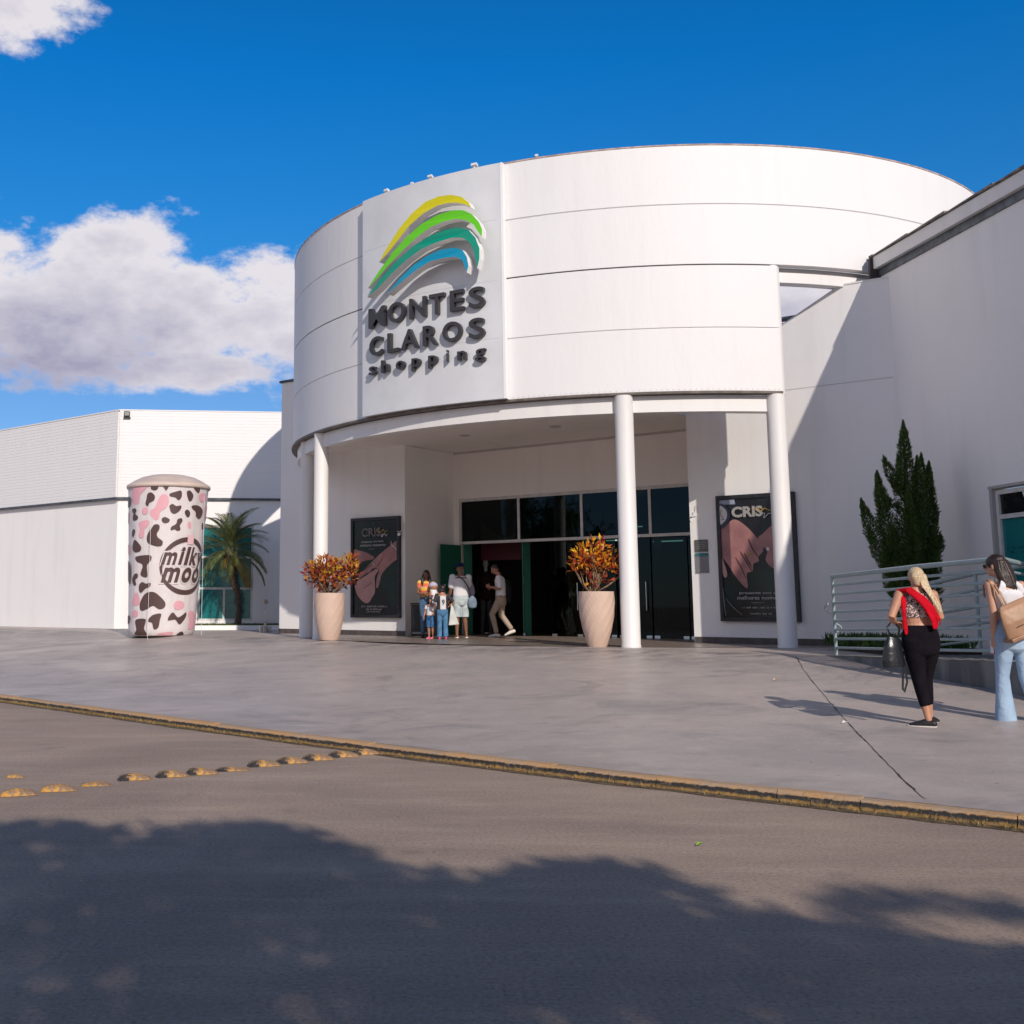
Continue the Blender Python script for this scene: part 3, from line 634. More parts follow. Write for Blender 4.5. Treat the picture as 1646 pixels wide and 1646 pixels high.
mb.box(0.0, 2.66, -0.02, 0.25, 0.3, 4.86); mb.box(4.46, 7.5, -0.02, 0.25, 0.3, 4.86); mb.box(2.66, 4.46, -0.02, 0.25, 4.02, 4.86); mb.box(2.66, 4.46, -0.02, 0.25, 0.3, 0.90); wb(mb, 'wall', WHITE, lw)
mb = MB(MA); mb.box(-26, 0.06, -0.16, 0.25, 4.862, 4.925); wb(mb, 'drip_flashing', GUTT, lw)
mb = MB(MBf); mb.box(-0.04, 7.5, -0.13, 0.25, 4.864, 4.922); wb(mb, 'drip_flashing', GUTT, lw)
mb = MB(MA); mb.box(-26, 0.02, -0.12, 0.3, 7.822, 7.86); wb(mb, 'coping', CLAD, lw)
mb = MB(MBf); mb.box(0.0, 7.5, -0.115, 0.3, 7.824, 7.858); wb(mb, 'coping', CLAD, lw)
# film covered windows -----------------------------------------------------
g = NT('teal_window_film'); n = g.noise(0.8, 4); c = g.mix(n, (0.012, 0.14, 0.145), (0.02, 0.20, 0.20))
brk = g.t.nodes.new('ShaderNodeTexBrick'); brk.inputs['Scale'].default_value = 1.0; brk.inputs['Brick Width'].default_value = 0.52; brk.inputs['Row Height'].default_value = 0.27; brk.inputs['Mortar Size'].default_value = 0.10
brk.inputs['Color1'].default_value = brk.inputs['Color2'].default_value = (1, 1, 1, 1); brk.inputs['Mortar'].default_value = (0, 0, 0, 1); brk.inputs['Mortar Smooth'].default_value = 0.3
g.link(g.mapping((1, 1, 1), (math.pi / 2, 0, 0)), brk.inputs['Vector'])
scr = g.noise(9, 4, 0.7, g.mapping((1, 1, 2.4)))
f = g.math('MULTIPLY', brk.outputs[0], g.rng(scr, 0.48, 0.56)); c = g.mix(g.math('MULTIPLY', f, 0.75), c, (0.008, 0.055, 0.06))
FILM = g.out(c, 0.12)
def shop_window(M, x0, x1, z0, z1, transoms, mull, parent, bay_mats, mull_low=None):
    mb = MB(M); t = 0.07; y0, y1 = 0.02, 0.10
    mb.box(x0, x0 + t, y0, y1, z0, z1); mb.box(x1 - t, x1, y0, y1, z0, z1); mb.box(x0 + t, x1 - t, y0, y1, z1 - t, z1); mb.box(x0 + t, x1 - t, y0, y1, z0, z0 + t)
    for z in transoms: mb.box(x0 + t, x1 - t, y0 + 0.005, y1, z - 0.035, z + 0.035)
    if mull_low: x, zt = mull_low; mb.box(x - 0.035, x + 0.035, y0 + 0.008, y1, z0 + t, zt - 0.035)
    w = wb(mb, 'window', ALU, parent)
    zz = [z0 + t] + list(transoms) + [z1 - t]
    for i in range(len(zz) - 1):
        xs = [x0 + t, x1 - t]
        if mull_low and zz[i + 1] <= mull_low[1] + 0.01: xs = [x0 + t, mull_low[0], x1 - t]
        for k in range(len(xs) - 1):
            mb = MB(M); mb.box(xs[k], xs[k + 1], 0.06, 0.07, zz[i] , zz[i + 1]); child_of_part(mb, 'pane', bay_mats[i], w)
    return w
shop_window(MBf, 2.66, 4.46, 0.90, 4.02, [1.95, 2.97], [], lw, [FILM, FILM, FILM], (3.52, 1.95))

# right wing ----------------------------------------------------------------
MR = frame(9.815, 21.44, math.atan2(-0.9966, 0.082))
rw = empty('mall_wing', (9.8, 21.4, ZP), 0, 'tall white side wing in shade with gutter and tiled eave above the ramp', 'building')
mb = MB(MR); Lr = 15.2
mb.box(-0.25, 2.62, 0, 0.3, -0.05, 7.73); mb.box(5.2, Lr, 0, 0.3, -0.05, 7.73); mb.box(2.62, 5.2, 0, 0.3, 3.34, 7.73); mb.box(2.62, 5.2, 0, 0.3, -0.05, 0.95); wb(mb, 'wall', PALE, rw)
mb = MB(MR); mb.box(-0.3, Lr, -0.03, 0.3, 7.731, 7.88); wb(mb, 'gutter', GUTT, rw)
mb = MB(MR); mb.box(-0.35, Lr, -0.12, 0.3, 7.881, 8.12); wb(mb, 'fascia', COLM, rw)
mb = MB(MR); x = -0.36; k = 0
while x < Lr:
    l = random.uniform(1.0, 1.4); dz = random.uniform(0, 0.012); mb.prism([(x, 8.122 + dz), (x + l + 0.05, 8.122 + 0.02), (x + l + 0.05, 8.165 + 0.015), (x, 8.135 + dz)], 'y', -0.16 - 0.01 * (k % 2), 1.2 + 0.01 * (k % 2)); x += l; k += 1
wb(mb, 'roof_edge', mat('old_roof_sheet', (0.30, 0.27, 0.25), 0.8, var=0.5, vscale=6), rw)
mb = MB(MR); mb.box(-0.42, -0.30, -0.14, 0.02, 7.60, 8.16); mb.box(-0.5, -0.36, -0.10, 0.0, 8.14, 8.20); mb.box(-0.37, -0.31, -0.19, -0.14, 7.66, 8.10); wb(mb, 'gutter_end', mat('old_lead', (0.06, 0.05, 0.055), 0.7), rw)
for dx in (0, 0.09):
    mb = MB(MR); mb.loft([(-0.95 - dx, -1.0 + dx, 7.70), (-0.82 - dx, -0.75 + dx, 7.66), (-0.72 - dx, -0.5 + dx, 7.52), (-0.70 - dx, -0.42 + dx, 7.35)], [0.012] * 4, 6); wb(mb, 'cable', mat('cable', (0.25, 0.25, 0.26), 0.6), rw)
mb = MB(MR); mb.box(-6, Lr, 0.3, 12, 7.5, 7.7); wb(mb, 'roof', mat('roof_sheet', (0.35, 0.33, 0.32), 0.7), rw)
shop_window(MR @ Matrix.Translation((0, 0.03, 0)), 2.70, 5.14, 0.98, 3.27, [2.84], [], rw, [FILM, mat('dark_pane', (0.012, 0.012, 0.014), 0.08)])
mb = MB(MR); mb.box(2.60, 5.22, -0.006, 0.2, 3.30, 3.345); mb.box(2.62, 2.69, -0.004, 0.2, 0.95, 3.30); wb(mb, 'window_reveal', mat('reveal', (0.40, 0.38, 0.37), 0.8), rw)
mb = MB(MR @ Matrix.Translation((3.35, 0.075, 0))); mb.prism([(0, 3.2), (0.22, 3.2), (0.19, 3.10), (0.15, 3.08), (0.13, 2.98), (0.10, 3.0), (0.09, 3.09), (0.04, 3.11)], 'y', 0, 0.006); wb(mb, 'torn_paper', WHITEP, rw)
# ================================================================== SIGN ON THE DRUM
TH0 = -2.20026
def on_drum(u, z, r, ru=9.14):
    a = TH0 + u / ru; return (C0.x + r * math.cos(a), C0.y + r * math.sin(a), z)
sign = empty('mall_sign', on_drum(-0.4, 5.44, 8.9), 0, 'tall pale panel with striped rainbow arches above dark relief letters on the drum facade', 'sign')
mb = MB(); mb.lathe([(RD + 0.01, 5.44), (RD + 0.15, 5.44), (RD + 0.15, 10.285), (RD + 0.01, 10.285)], -2.456, -2.052, 40, (C0.x, C0.y), True)
wb(mb, 'panel', SIGNP, sign, smooth='auto')
for z in (9.10, 7.84, 6.66):
    mb = MB(); mb.lathe([(RD + 0.149, z), (RD + 0.1515, z), (RD + 0.1515, z + 0.008), (RD + 0.149, z + 0.008)], -2.45, -2.06, 40, (C0.x, C0.y), True)
    wb(mb, 'panel_seam', mat('seam', (0.50, 0.52, 0.55), 0.5), sign)
mb = MB(); mb.lathe([(RD + 0.01, 5.44), (RD + 0.158, 5.44), (RD + 0.158, 10.285), (RD + 0.01, 10.285)], -2.0516, -2.046, 2, (C0.x, C0.y), True); wb(mb, 'edge_trim', mat('trim_white', (0.82, 0.82, 0.82), 0.4), sign)
SW = {
'yellow': ((0.66, 0.60, 0.0), [(-1.415, 8.591), (-1.186, 8.853), (-0.845, 9.194), (-0.519, 9.442), (-0.163, 9.626), (0.178, 9.676), (0.465, 9.65), (0.704, 9.56), (0.858, 9.421), (0.915, 9.302), (0.799, 9.378), (0.623, 9.455), (0.382, 9.494), (0.135, 9.489), (-0.208, 9.393), (-0.566, 9.208), (-0.894, 8.941), (-1.186, 8.72)]),
'lime': ((0.13, 0.60, 0.01), [(-1.748, 8.097), (-1.441, 8.376), (-1.039, 8.708), (-0.659, 8.966), (-0.253, 9.18), (0.133, 9.286), (0.502, 9.317), (0.739, 9.273), (0.932, 9.155), (1.082, 8.967), (1.148, 8.812), (1.141, 8.652), (1.06, 8.773), (0.967, 8.932), (0.815, 9.049), (0.58, 9.127), (0.297, 9.126), (-0.038, 9.062), (-0.387, 8.91), (-0.753, 8.705), (-1.187, 8.437), (-1.492, 8.235)]),
'teal': ((0.0, 0.29, 0.19), [(-1.769, 7.903), (-1.389, 8.214), (-0.943, 8.501), (-0.478, 8.743), (-0.082, 8.868), (0.295, 8.943), (0.617, 8.939), (0.851, 8.844), (1.002, 8.657), (1.086, 8.429), (1.082, 8.215), (1.031, 8.027), (0.996, 8.229), (0.96, 8.413), (0.867, 8.589), (0.713, 8.705), (0.456, 8.75), (0.128, 8.718), (-0.257, 8.644), (-0.661, 8.482), (-1.089, 8.249), (-1.441, 8.036)]),
'blue': ((0.0, 0.28, 0.47), [(-1.188, 7.856), (-0.849, 8.109), (-0.48, 8.336), (-0.128, 8.473), (0.209, 8.547), (0.533, 8.53), (0.71, 8.453), (0.805, 8.294), (0.841, 8.109), (0.801, 7.973), (0.764, 8.086), (0.707, 8.238), (0.571, 8.332), (0.289, 8.362), (-0.044, 8.347), (-0.392, 8.227), (-0.756, 8.054)])}
SIDE = mat('sign_side_white', (0.78, 0.76, 0.74), 0.45)
for nm, (c, pts) in SW.items():
    cm = mat(nm + '_sign_face', c, 0.35)
    mb = MB(); po = pts
    po = [(p.x, p.y) for p in catmull([(u, z, 0) for u, z in pts], 3)] if False else pts
    A = mb.verts([on_drum(u, z, 9.18, 9.39) for u, z in po]); B = mb.verts([on_drum(u, z, 9.39, 9.39) for u, z in po]); n = len(po)
    for i in range(n): mb.face([A[i], A[(i + 1) % n], B[(i + 1) % n], B[i]])
    mb.mi = 1
    for q in tri2d(po): mb.face([B[i] for i in q])
    o = wb(mb, 'arch_stripe', [SIDE, cm], sign); o['label'] = nm + ' arch stripe'
LETM = mat('charcoal_letter', (0.034, 0.032, 0.036), 0.38)
def sign_letter(ch, u0, u1, z0=None, z1=None, base=None, sc=None):
    v, f = text_mesh(ch, 1.0, 0.5, 0.016, 0.0, 0.0)
    x0, x1, y0, y1 = bounds(v)
    def fn(x, y, z):
        u = u0 + (x - x0) / (x1 - x0) * (u1 - u0)
        zz = z0 + (y - y0) / (y1 - y0) * (z1 - z0) if base is None else base + y * sc
        return on_drum(u, zz, 9.05 + z * 0.09)
    mb = MB(); add_vf(mb, v, f, fn)
    bmesh.ops.remove_doubles(mb.bm, verts=mb.bm.verts, dist=0.0005)
    wb(mb, 'letter', LETM, sign)
for ch, (a, b) in zip('MONTES', [(-2.015, -1.442), (-1.41, -0.86), (-0.802, -0.304), (-0.285, 0.164), (0.225, 0.62), (0.66, 1.09)]): sign_letter(ch, a, b - 0.07, 7.315, 7.745)
for ch, (a, b) in zip('CLAROS', [(-1.99, -1.53), (-1.425, -1.043), (-1.034, -0.51), (-0.45, -0.02), (0.04, 0.565), (0.655, 1.08)]): sign_letter(ch, a, b - 0.07, 6.69, 7.105)
for ch, (a, b) in zip('shopping', [(-2.001, -1.76), (-1.617, -1.36), (-1.18, -0.91), (-0.748, -0.49), (-0.314, -0.057), (0.135, 0.195), (0.386, 0.625), (0.79, 1.055)]): sign_letter(ch, a, b - 0.04, base=6.295, sc=0.37)
# small spotlights on the rim of the drum
for i, (a, s) in enumerate(((-2.385, .62), (-2.30, .35), (-2.244, .6), (-2.122, .7), (-1.97, .35))):
    x, y = C0.x + RD * math.cos(a), C0.y + RD * math.sin(a)
    M = frame(x, y, a + math.pi, 10.335)
    lb = ('small white roof fitting above the left edge of the drum sign panel', 'tiny white bracket on the drum rim, second from the left', 'small white roof fitting above the yellow arch', 'largest white roof fitting, above the right part of the sign', 'tiny white bracket on the drum rim right of the sign')[i]
    t = empty('roof_fitting', (x, y, 10.335), 0, lb, 'light fitting', 'small fittings along the rim of the drum')
    mb = MB(M); mb.box(-0.02, 0.05, -0.03 * s, 0.03 * s, -0.01, 0.08 * s); wb(mb, 'bracket', WHITEP, t)
    mb = MB(M @ Matrix.Translation((0, 0, 0.1 * s)) @ Matrix.Rotation(R_(20), 4, 'Y')); mb.box(-0.07 * s, 0.06 * s, -0.09 * s, 0.09 * s, -0.03, 0.03 * s); wb(mb, 'lamp_head', WHITEP, t)

# ================================================================== POSTERS
GOLD = mat('gold_print', (0.42, 0.25, 0.04), 0.4); PRW = mat('print_white', (0.62, 0.60, 0.58), 0.5); PRG = mat('print_grey', (0.30, 0.29, 0.28), 0.5)
g = NT('poster_dark'); n = g.noise(0.9, 4); c = g.mix(g.rng(n, 0.45, 0.62), (0.012, 0.010, 0.014), (0.012, 0.028, 0.022)); POSTD = g.out(c, 0.22)
def skinprint(name, a, b):
    g = NT(name); n = g.noise(3.0, 5); return g.out(g.mix(g.rng(n, 0.35, 0.65), a, b), 0.3)
SK1 = skinprint('hand_print_dark', (0.42, 0.20, 0.185), (0.28, 0.125, 0.125)); SK2 = skinprint('hand_print_light', (0.52, 0.29, 0.26), (0.42, 0.21, 0.20)); CRS = mat('hand_crease', (0.07, 0.022, 0.026), 0.4)
class Sheet:
    """flat printed sheet: u 0..1 over the width, v 0..1 downwards"""
    def __init__(s, M, x0, x1, z0, z1, y): s.M, s.x0, s.x1, s.z0, s.z1, s.y = M, x0, x1, z0, z1, y; s.k = 0
    def co(s, u, v): return (s.x0 + (s.x1 - s.x0) * u, s.z1 - (s.z1 - s.z0) * v)
    def shape(s, pts, m, parent, name='print', smooth=True):
        s.k += 1; y = s.y - 0.0025 * s.k
        p = catmull([(u, v, 0) for u, v in pts], 5) if smooth else [Vector((u, v, 0)) for u, v in pts]
        p = [(min(1, max(0, q.x)), min(1, max(0, q.y))) for q in p]
        mb = MB(s.M); mb.prism([s.co(*q) for q in p], 'y', y, y + 0.002)
        bmesh.ops.triangulate(mb.bm, faces=[f for f in mb.bm.faces if len(f.verts) > 4]); return child_of_part(mb, name, m, parent)
    def stroke(s, pts, w, m, parent, name='printed_line'):
        s.k += 1; y = s.y - 0.0025 * s.k; p = [s.co(q.x, q.y) for q in catmull([(u, v, 0) for u, v in pts], 5, False)]
        mb = MB(s.M); pr = None; n = len(p)
        for i in range(n):
            a = Vector(p[max(0, i - 1)]); b = Vector(p[min(n - 1, i + 1)]); d = (b - a).normalized(); q = Vector((-d.y, d.x)); ww = w * (0.35 + 0.65 * math.sin(math.pi * (i + 0.5) / n))
            cu = mb.verts([(p[i][0] + q.x * ww, y, p[i][1] + q.y * ww), (p[i][0] - q.x * ww, y, p[i][1] - q.y * ww)])
            if pr: mb.face([pr[0], pr[1], cu[1], cu[0]])
            pr = cu
        return child_of_part(mb, name, m, parent)
    def dashes(s, u0, u1, v0, v1, m, parent):
        s.k += 1; y = s.y - 0.0025 * s.k; mb = MB(s.M); u = u0
        while u < u1:
            w = random.uniform(0.006, 0.014); a = s.co(u, v0 + random.uniform(0, 0.3) * (v1 - v0)); b = s.co(min(u1, u + w), v1)
            mb.quad((a[0], y, b[1]), (b[0], y, b[1]), (b[0], y, a[1]), (a[0], y, a[1])); u += w + (0.005 if random.random() < 0.8 else 0.022)
        return child_of_part(mb, 'fine_print', m, parent)
    def text(s, txt, u0, u1, v0, v1, m, parent, off=0.0, name='lettering', shear=0):
        s.k += 1; y = s.y - 0.0025 * s.k; v, f = text_mesh(txt, 1, 0.001, off, shear); a, b, c, d = bounds(v)
        mb = MB(s.M); add_vf(mb, v, f, lambda X, Y, Z: ((lambda q: (q[0], y, q[1]))(s.co(u0 + (X - a) / (b - a) * (u1 - u0), v1 + (Y - c) / (d - c) * (v0 - v1)))))
        return child_of_part(mb, name, m, parent)
def poster(label, x0, x1, z0, z1):
    c = M1 @ Vector(((x0 + x1) / 2, 0, z0)); t = empty('poster', c, 0, label, 'poster', 'framed jewellery posters beside the entrance')
    mb = MB(M1); b = 0.075; y0, y1 = -0.10, -0.005
    for q in ((x0, x0 + b, z0, z1), (x1 - b, x1, z0, z1), (x0 + b, x1 - b, z1 - b, z1), (x0 + b, x1 - b, z0, z0 + b)): mb.box(q[0], q[1], y0, y1, q[2], q[3])
    wb(mb, 'frame', DARKM, t)
    mb = MB(M1); mb.box(x0 + b, x1 - b, -0.06, -0.01, z0 + b, z1 - b); pr = wb(mb, 'printed_sheet', POSTD, t)
    return t, pr, Sheet(M1, x0 + b, x1 - b, z0 + b, z1 - b, -0.06)
t, pr, S = poster('dark framed poster left of the doors with clasped hands below its lettering', -9.51, -7.885, 1.10, 3.65)
X = lambda x: (x - 100) / 635; Y = lambda y: (y - 140) / 1405
q = lambda L_: [(X(a), Y(b)) for a, b in L_]
S.shape(q([(735, 470), (740, 700), (640, 800), (560, 880), (505, 960), (480, 1060), (455, 1145), (430, 1135), (440, 1010), (470, 900), (440, 860), (380, 860), (330, 915), (260, 960), (190, 1000), (175, 960), (250, 880), (330, 800), (430, 700), (520, 620), (620, 540)]), SK1, pr)
S.shape(q([(100, 580), (200, 590), (300, 625), (360, 665), (400, 690), (380, 725), (300, 735), (220, 760), (180, 800), (100, 800)]), SK1, pr)
S.shape(q([(120, 1090), (180, 1030), (290, 960), (400, 880), (450, 870), (460, 900), (425, 950), (410, 1010), (415, 1200), (375, 1290), (320, 1370), (260, 1365), (190, 1300), (140, 1210)]), SK2, pr)
S.stroke(q([(245, 1165), (300, 1120), (370, 1070)]), 0.008, CRS, pr); S.stroke(q([(180, 1025), (290, 940), (420, 880)]), 0.012, CRS, pr); S.stroke(q([(220, 905), (330, 830), (420, 770)]), 0.008, CRS, pr)
S.stroke(q([(420, 860), (500, 760), (540, 660)]), 0.008, CRS, pr); S.stroke(q([(650, 460), (655, 520), (700, 560), (730, 610)]), 0.010, PRW, pr, 'bracelet'); S.stroke(q([(385, 780), (400, 800), (410, 815)]), 0.012, PRW, pr, 'ring')
S.text('CRIS', X(225), X(500), Y(255), Y(385), PRG, pr, 0.03); S.stroke(q([(430, 330), (470, 290), (500, 330), (540, 290), (570, 325), (605, 295)]), 0.010, GOLD, pr, 'script_flourish')
S.stroke(q([(500, 385), (530, 350), (520, 400), (560, 350), (580, 385), (605, 355)]), 0.008, PRW, pr, 'script_flourish')
S.text('presente nos seus', X(228), X(545), Y(448), Y(482), PRW, pr, 0.02); S.text('melhores momentos', X(208), X(580), Y(492), Y(532), PRW, pr, 0.02); S.stroke(q([(320, 571), (370, 571), (430, 571)]), 0.004, PRG, pr)
for a, b, c_, d in ((230, 600, 1408, 1436), (300, 530, 1450, 1478), (315, 505, 1490, 1510)): S.dashes(X(a), X(b), Y(c_), Y(d), PRG, pr)
t, pr, S = poster('dark framed poster right of the doors, a wristwatch and two hands in it', 0.51, 2.125, 1.10, 3.64)
X = lambda x: (x - 385) / 800 ; Y = lambda y: (y - 150) / 1370
S.shape(q([(385, 470), (440, 450), (520, 395), (580, 400), (650, 450), (720, 520), (790, 610), (850, 700), (850, 770), (800, 830), (800, 880), (740, 910), (725, 990), (660, 1020), (665, 1160), (640, 1180), (560, 1090), (500, 1000), (450, 910), (400, 840), (385, 820)]), SK1, pr)
S.shape(q([(1190, 430), (1190, 640), (1080, 820), (1000, 960), (940, 950), (880, 870), (900, 760), (820, 690), (800, 620), (870, 560), (960, 480), (1100, 400)]), SK1, pr)
for L_ in ([(540, 830), (600, 950), (650, 1080)], [(640, 780), (680, 870), (720, 940)], [(700, 620), (740, 740), (800, 830)], [(600, 760), (660, 880), (720, 990)]): S.stroke(q(L_), 0.012, CRS, pr)
S.shape(q([(385, 835), (420, 930), (440, 1030), (410, 1060), (385, 1000)]), SK2, pr)
S.stroke(q([(670, 800), (700, 790), (740, 775)]), 0.014, GOLD, pr, 'ring'); S.shape(q([(895, 745), (910, 722), (930, 745), (912, 768)]), PRW, pr, 'gem')
S.shape(q([(385, 160), (560, 160), (570, 215), (385, 210)]), mat('shirt_cuff_print', (0.30, 0.32, 0.42), 0.4), pr, 'cuff_print', False)
S.shape(q([(385, 215), (450, 222), (500, 290), (500, 380), (440, 460), (385, 470)]), mat('watch_case_print', (0.03, 0.04, 0.07), 0.3), pr, 'watch_print')
S.shape(q([(385, 235), (430, 245), (468, 300), (462, 375), (420, 425), (385, 430)]), PRW, pr, 'watch_dial')
for L_ in ([(390, 330), (410, 350), (430, 385)], [(390, 330), (400, 300), (405, 265)], [(400, 380), (420, 385), (435, 390)]): S.stroke(q(L_), 0.006, BLACK, pr, 'watch_hand')
S.text('CRIS', X(525), X(880), Y(245), Y(370), PRW, pr, 0.045); S.stroke(q([(770, 300), (820, 270), (860, 310), (900, 280), (960, 305), (1010, 280)]), 0.012, GOLD, pr, 'script_flourish'); S.stroke(q([(860, 350), (900, 335), (890, 390), (950, 340), (1000, 360)]), 0.008, PRW, pr, 'script_flourish')
S.text('presente nos seus', X(575), X(1075), Y(1228), Y(1262), PRW, pr, 0.02); S.text('melhores momentos', X(550), X(1110), Y(1272), Y(1315), PRW, pr, 0.02); S.stroke(q([(700, 1350), (780, 1350), (850, 1350)]), 0.004, PRG, pr)
S.dashes(X(605), X(1060), Y(1394), Y(1415), PRG, pr); S.dashes(X(695), X(935), Y(1465), Y(1482), PRG, pr)
S.stroke(q([(420, 1300), (500, 1400), (600, 1490)]), 0.004, PRG, pr); S.stroke(q([(392, 1180), (400, 1350), (412, 1500)]), 0.006, PRG, pr)
# plaques and cameras
t = empty('wall_plaque', M1 @ Vector((0.12, 0, 2.5)), 0, 'small dark upper plaque on the white wall right of the doors', 'plaque', 'plaques beside the doors')
mb = MB(M1); mb.box(-0.02, 0.265, -0.02, -0.003, 2.515, 2.765); pl = wb(mb, 'plate', mat('bronze_plate', (0.13, 0.125, 0.11), 0.35, 0.3, var=0.3, vscale=10), t)
mb = MB(M1)
for k in range(4): mb.box(0.02, 0.22 - 0.03 * (k % 2), -0.0225, -0.02, 2.70 - k * 0.04, 2.706 - k * 0.04)
child_of_part(mb, 'engraved_line', PRG, pl)
t = empty('wall_plaque', M1 @ Vector((0.12, 0, 2.1)), 0, 'grey lower plaque with a teal header beside the doors', 'plaque', 'plaques beside the doors')
mb = MB(M1); mb.box(-0.018, 0.265, -0.02, -0.003, 2.08, 2.42); pl = wb(mb, 'plate', mat('grey_plate', (0.20, 0.20, 0.21), 0.45), t)
mb = MB(M1); mb.box(-0.018, 0.265, -0.022, -0.003, 2.425, 2.49); child_of_part(mb, 'header', mat('teal_header', (0.03, 0.16, 0.17), 0.4), pl)
mb = MB(M1)
for k in range(7): mb.box(0.02, 0.22 - 0.03 * (k % 3), -0.0225, -0.02, 2.37 - k * 0.038, 2.375 - k * 0.038)
child_of_part(mb, 'printed_line', PRG, pl)
def cctv(M, label):
    p = M @ Vector((0, 0, 0)); t = empty('security_camera', p, 0, label, 'security camera', 'security cameras beside the entrance')
    mb = MB(M); mb.box(-0.035, 0.035, -0.02, 0, -0.05, 0.05, 0.004); mb.loft([(0, -0.02, 0), (0, -0.09, -0.03), (-0.01, -0.12, -0.07)], [0.009] * 3, 8); wb(mb, 'bracket', WHITEP, t)
    mb = MB(M @ Matrix.Translation((-0.02, -0.13, -0.10)) @ Matrix.Rotation(R_(-60), 4, 'Z')); mb.loft([(-0.08, 0, 0.0), (0.09, 0, -0.03)], [0.035, 0.038], 14); mb.box(-0.09, 0.11, -0.04, 0.04, 0.036, 0.044); wb(mb, 'housing', WHITEP, t)
    mb = MB(M); mb.loft([(0.06, -0.008, 0.02), (0.075, -0.012, 0.16), (0.02, -0.012, 0.17), (0.01, -0.012, 0.05)], [0.004] * 4, 6); wb(mb, 'cable', GREY, t)
cctv(M1 @ Matrix.Translation((0.0, 0, 3.30)), 'white security camera on the wall corner right of the doors')
cctv(M1 @ Matrix.Translation((-7.83, 0, 3.30)) , 'grey security camera high beside the left poster')
t = empty('floodlight', MBf @ Vector((0.22, -0.1, 7.6)), 0, 'small dark square floodlight on the corner of the left wing', 'floodlight')
mb = MB(MBf); mb.box(0.12, 0.31, -0.22, -0.16, 7.60, 7.78, 0.01); wb(mb, 'housing', BLACK, t)
mb = MB(MBf); mb.box(0.145, 0.285, -0.224, -0.2205, 7.635, 7.755); wb(mb, 'lens', mat('lens_grey', (0.30, 0.32, 0.30), 0.2), t)
mb = MB(MBf); mb.box(0.10, 0.33, -0.20, -0.10, 7.56, 7.585); wb(mb, 'bracket', BLACK, t)
# litter bin / black cabinet near the doors
pb = Vector((1.20, 28.15)); t = empty('litter_bin', (pb.x, pb.y, ZP), W_ANG, 'waist high black box standing behind the woman in orange beside the doors', 'bin')
mb = MB(); mb.box(-0.30, 0.30, -0.20, 0.20, 0.03, 0.78, 0.012); mb.build('body', BLACK, t); mb = MB(); mb.box(-0.31, 0.31, -0.21, 0.21, 0.785, 0.82, 0.008); mb.build('lid', BLACK, t); mb = MB(); mb.box(-0.25, 0.25, -0.206, -0.2, 0.09, 0.13); mb.build('pedal', GREY, t)

# ================================================================== INFLATABLE CUP
CUPC = Vector((-5.58, 30.5)); CZ = ground_h(-5.5, 30.5) - 0.02
cup = empty('inflatable_cup', (CUPC.x, CUPC.y, CZ), 0, 'giant inflatable milkshake cup with brown and pink cow spots on the forecourt', 'inflatable')
fd = Vector((-CUPC.x, -CUPC.y)).normalized(); rd = Vector((-fd.y, fd.x))
CPROF = [(0.02, 0.0), (0.74, 0.005), (0.80, 0.03), (0.845, 0.12), (0.86, 0.30), (0.90, 1.2), (0.96, 2.3), (1.02, 3.4), (1.05, 3.83)]
def crad(z):
    for i in range(1, len(CPROF)):
        if z <= CPROF[i][1]: t = (z - CPROF[i - 1][1]) / (CPROF[i][1] - CPROF[i - 1][1]); return CPROF[i - 1][0] + t * (CPROF[i][0] - CPROF[i - 1][0])
    return CPROF[-1][0]
def cupt(a, z, off=0.0):
    r = crad(z) + off; lean = 0.09 * z / 3.8
    d = fd * math.cos(a) + rd * math.sin(a); p = CUPC + rd * lean + d * r; return (p.x, p.y, CZ + z)
g = NT('cup_vinyl'); h = g.math('ADD', g.noise(2.5, 5, 0.6), g.math('MULTIPLY', g.noise(1.0, 6, 0.65, g.mapping((9, 9, 0.9))), 0.8)); g.bump(h, 0.55, 0.05); CUPW = g.out(g.mix(g.noise(1.2, 4), (0.72, 0.66, 0.66), (0.66, 0.60, 0.60)), 0.42)
CUPB = mat('brown_print', (0.085, 0.048, 0.045), 0.45); CUPP = mat('pink_print', (0.72, 0.37, 0.42), 0.45); CUPL = mat('lid_vinyl', (0.62, 0.50, 0.43), 0.5, var=0.12, vscale=3)
mb = MB(); n = 96; zz = [0.0, 0.005, 0.03, 0.07, 0.12, 0.2, 0.3] + [0.3 + 0.11 * i for i in range(1, 33)]
rings = []
for z in zz:
    rings.append(mb.verts([cupt(2 * math.pi * k / n, z, 0.006 * math.sin(k * 2 * math.pi / n * 12) * (1 if z > 0.1 else 0.2) + (-0.75 if z == 0 else 0)) for k in range(n)]))
for i in range(len(rings) - 1):
    for k in range(n): mb.face([rings[i][k], rings[i][(k + 1) % n], rings[i + 1][(k + 1) % n], rings[i + 1][k]])
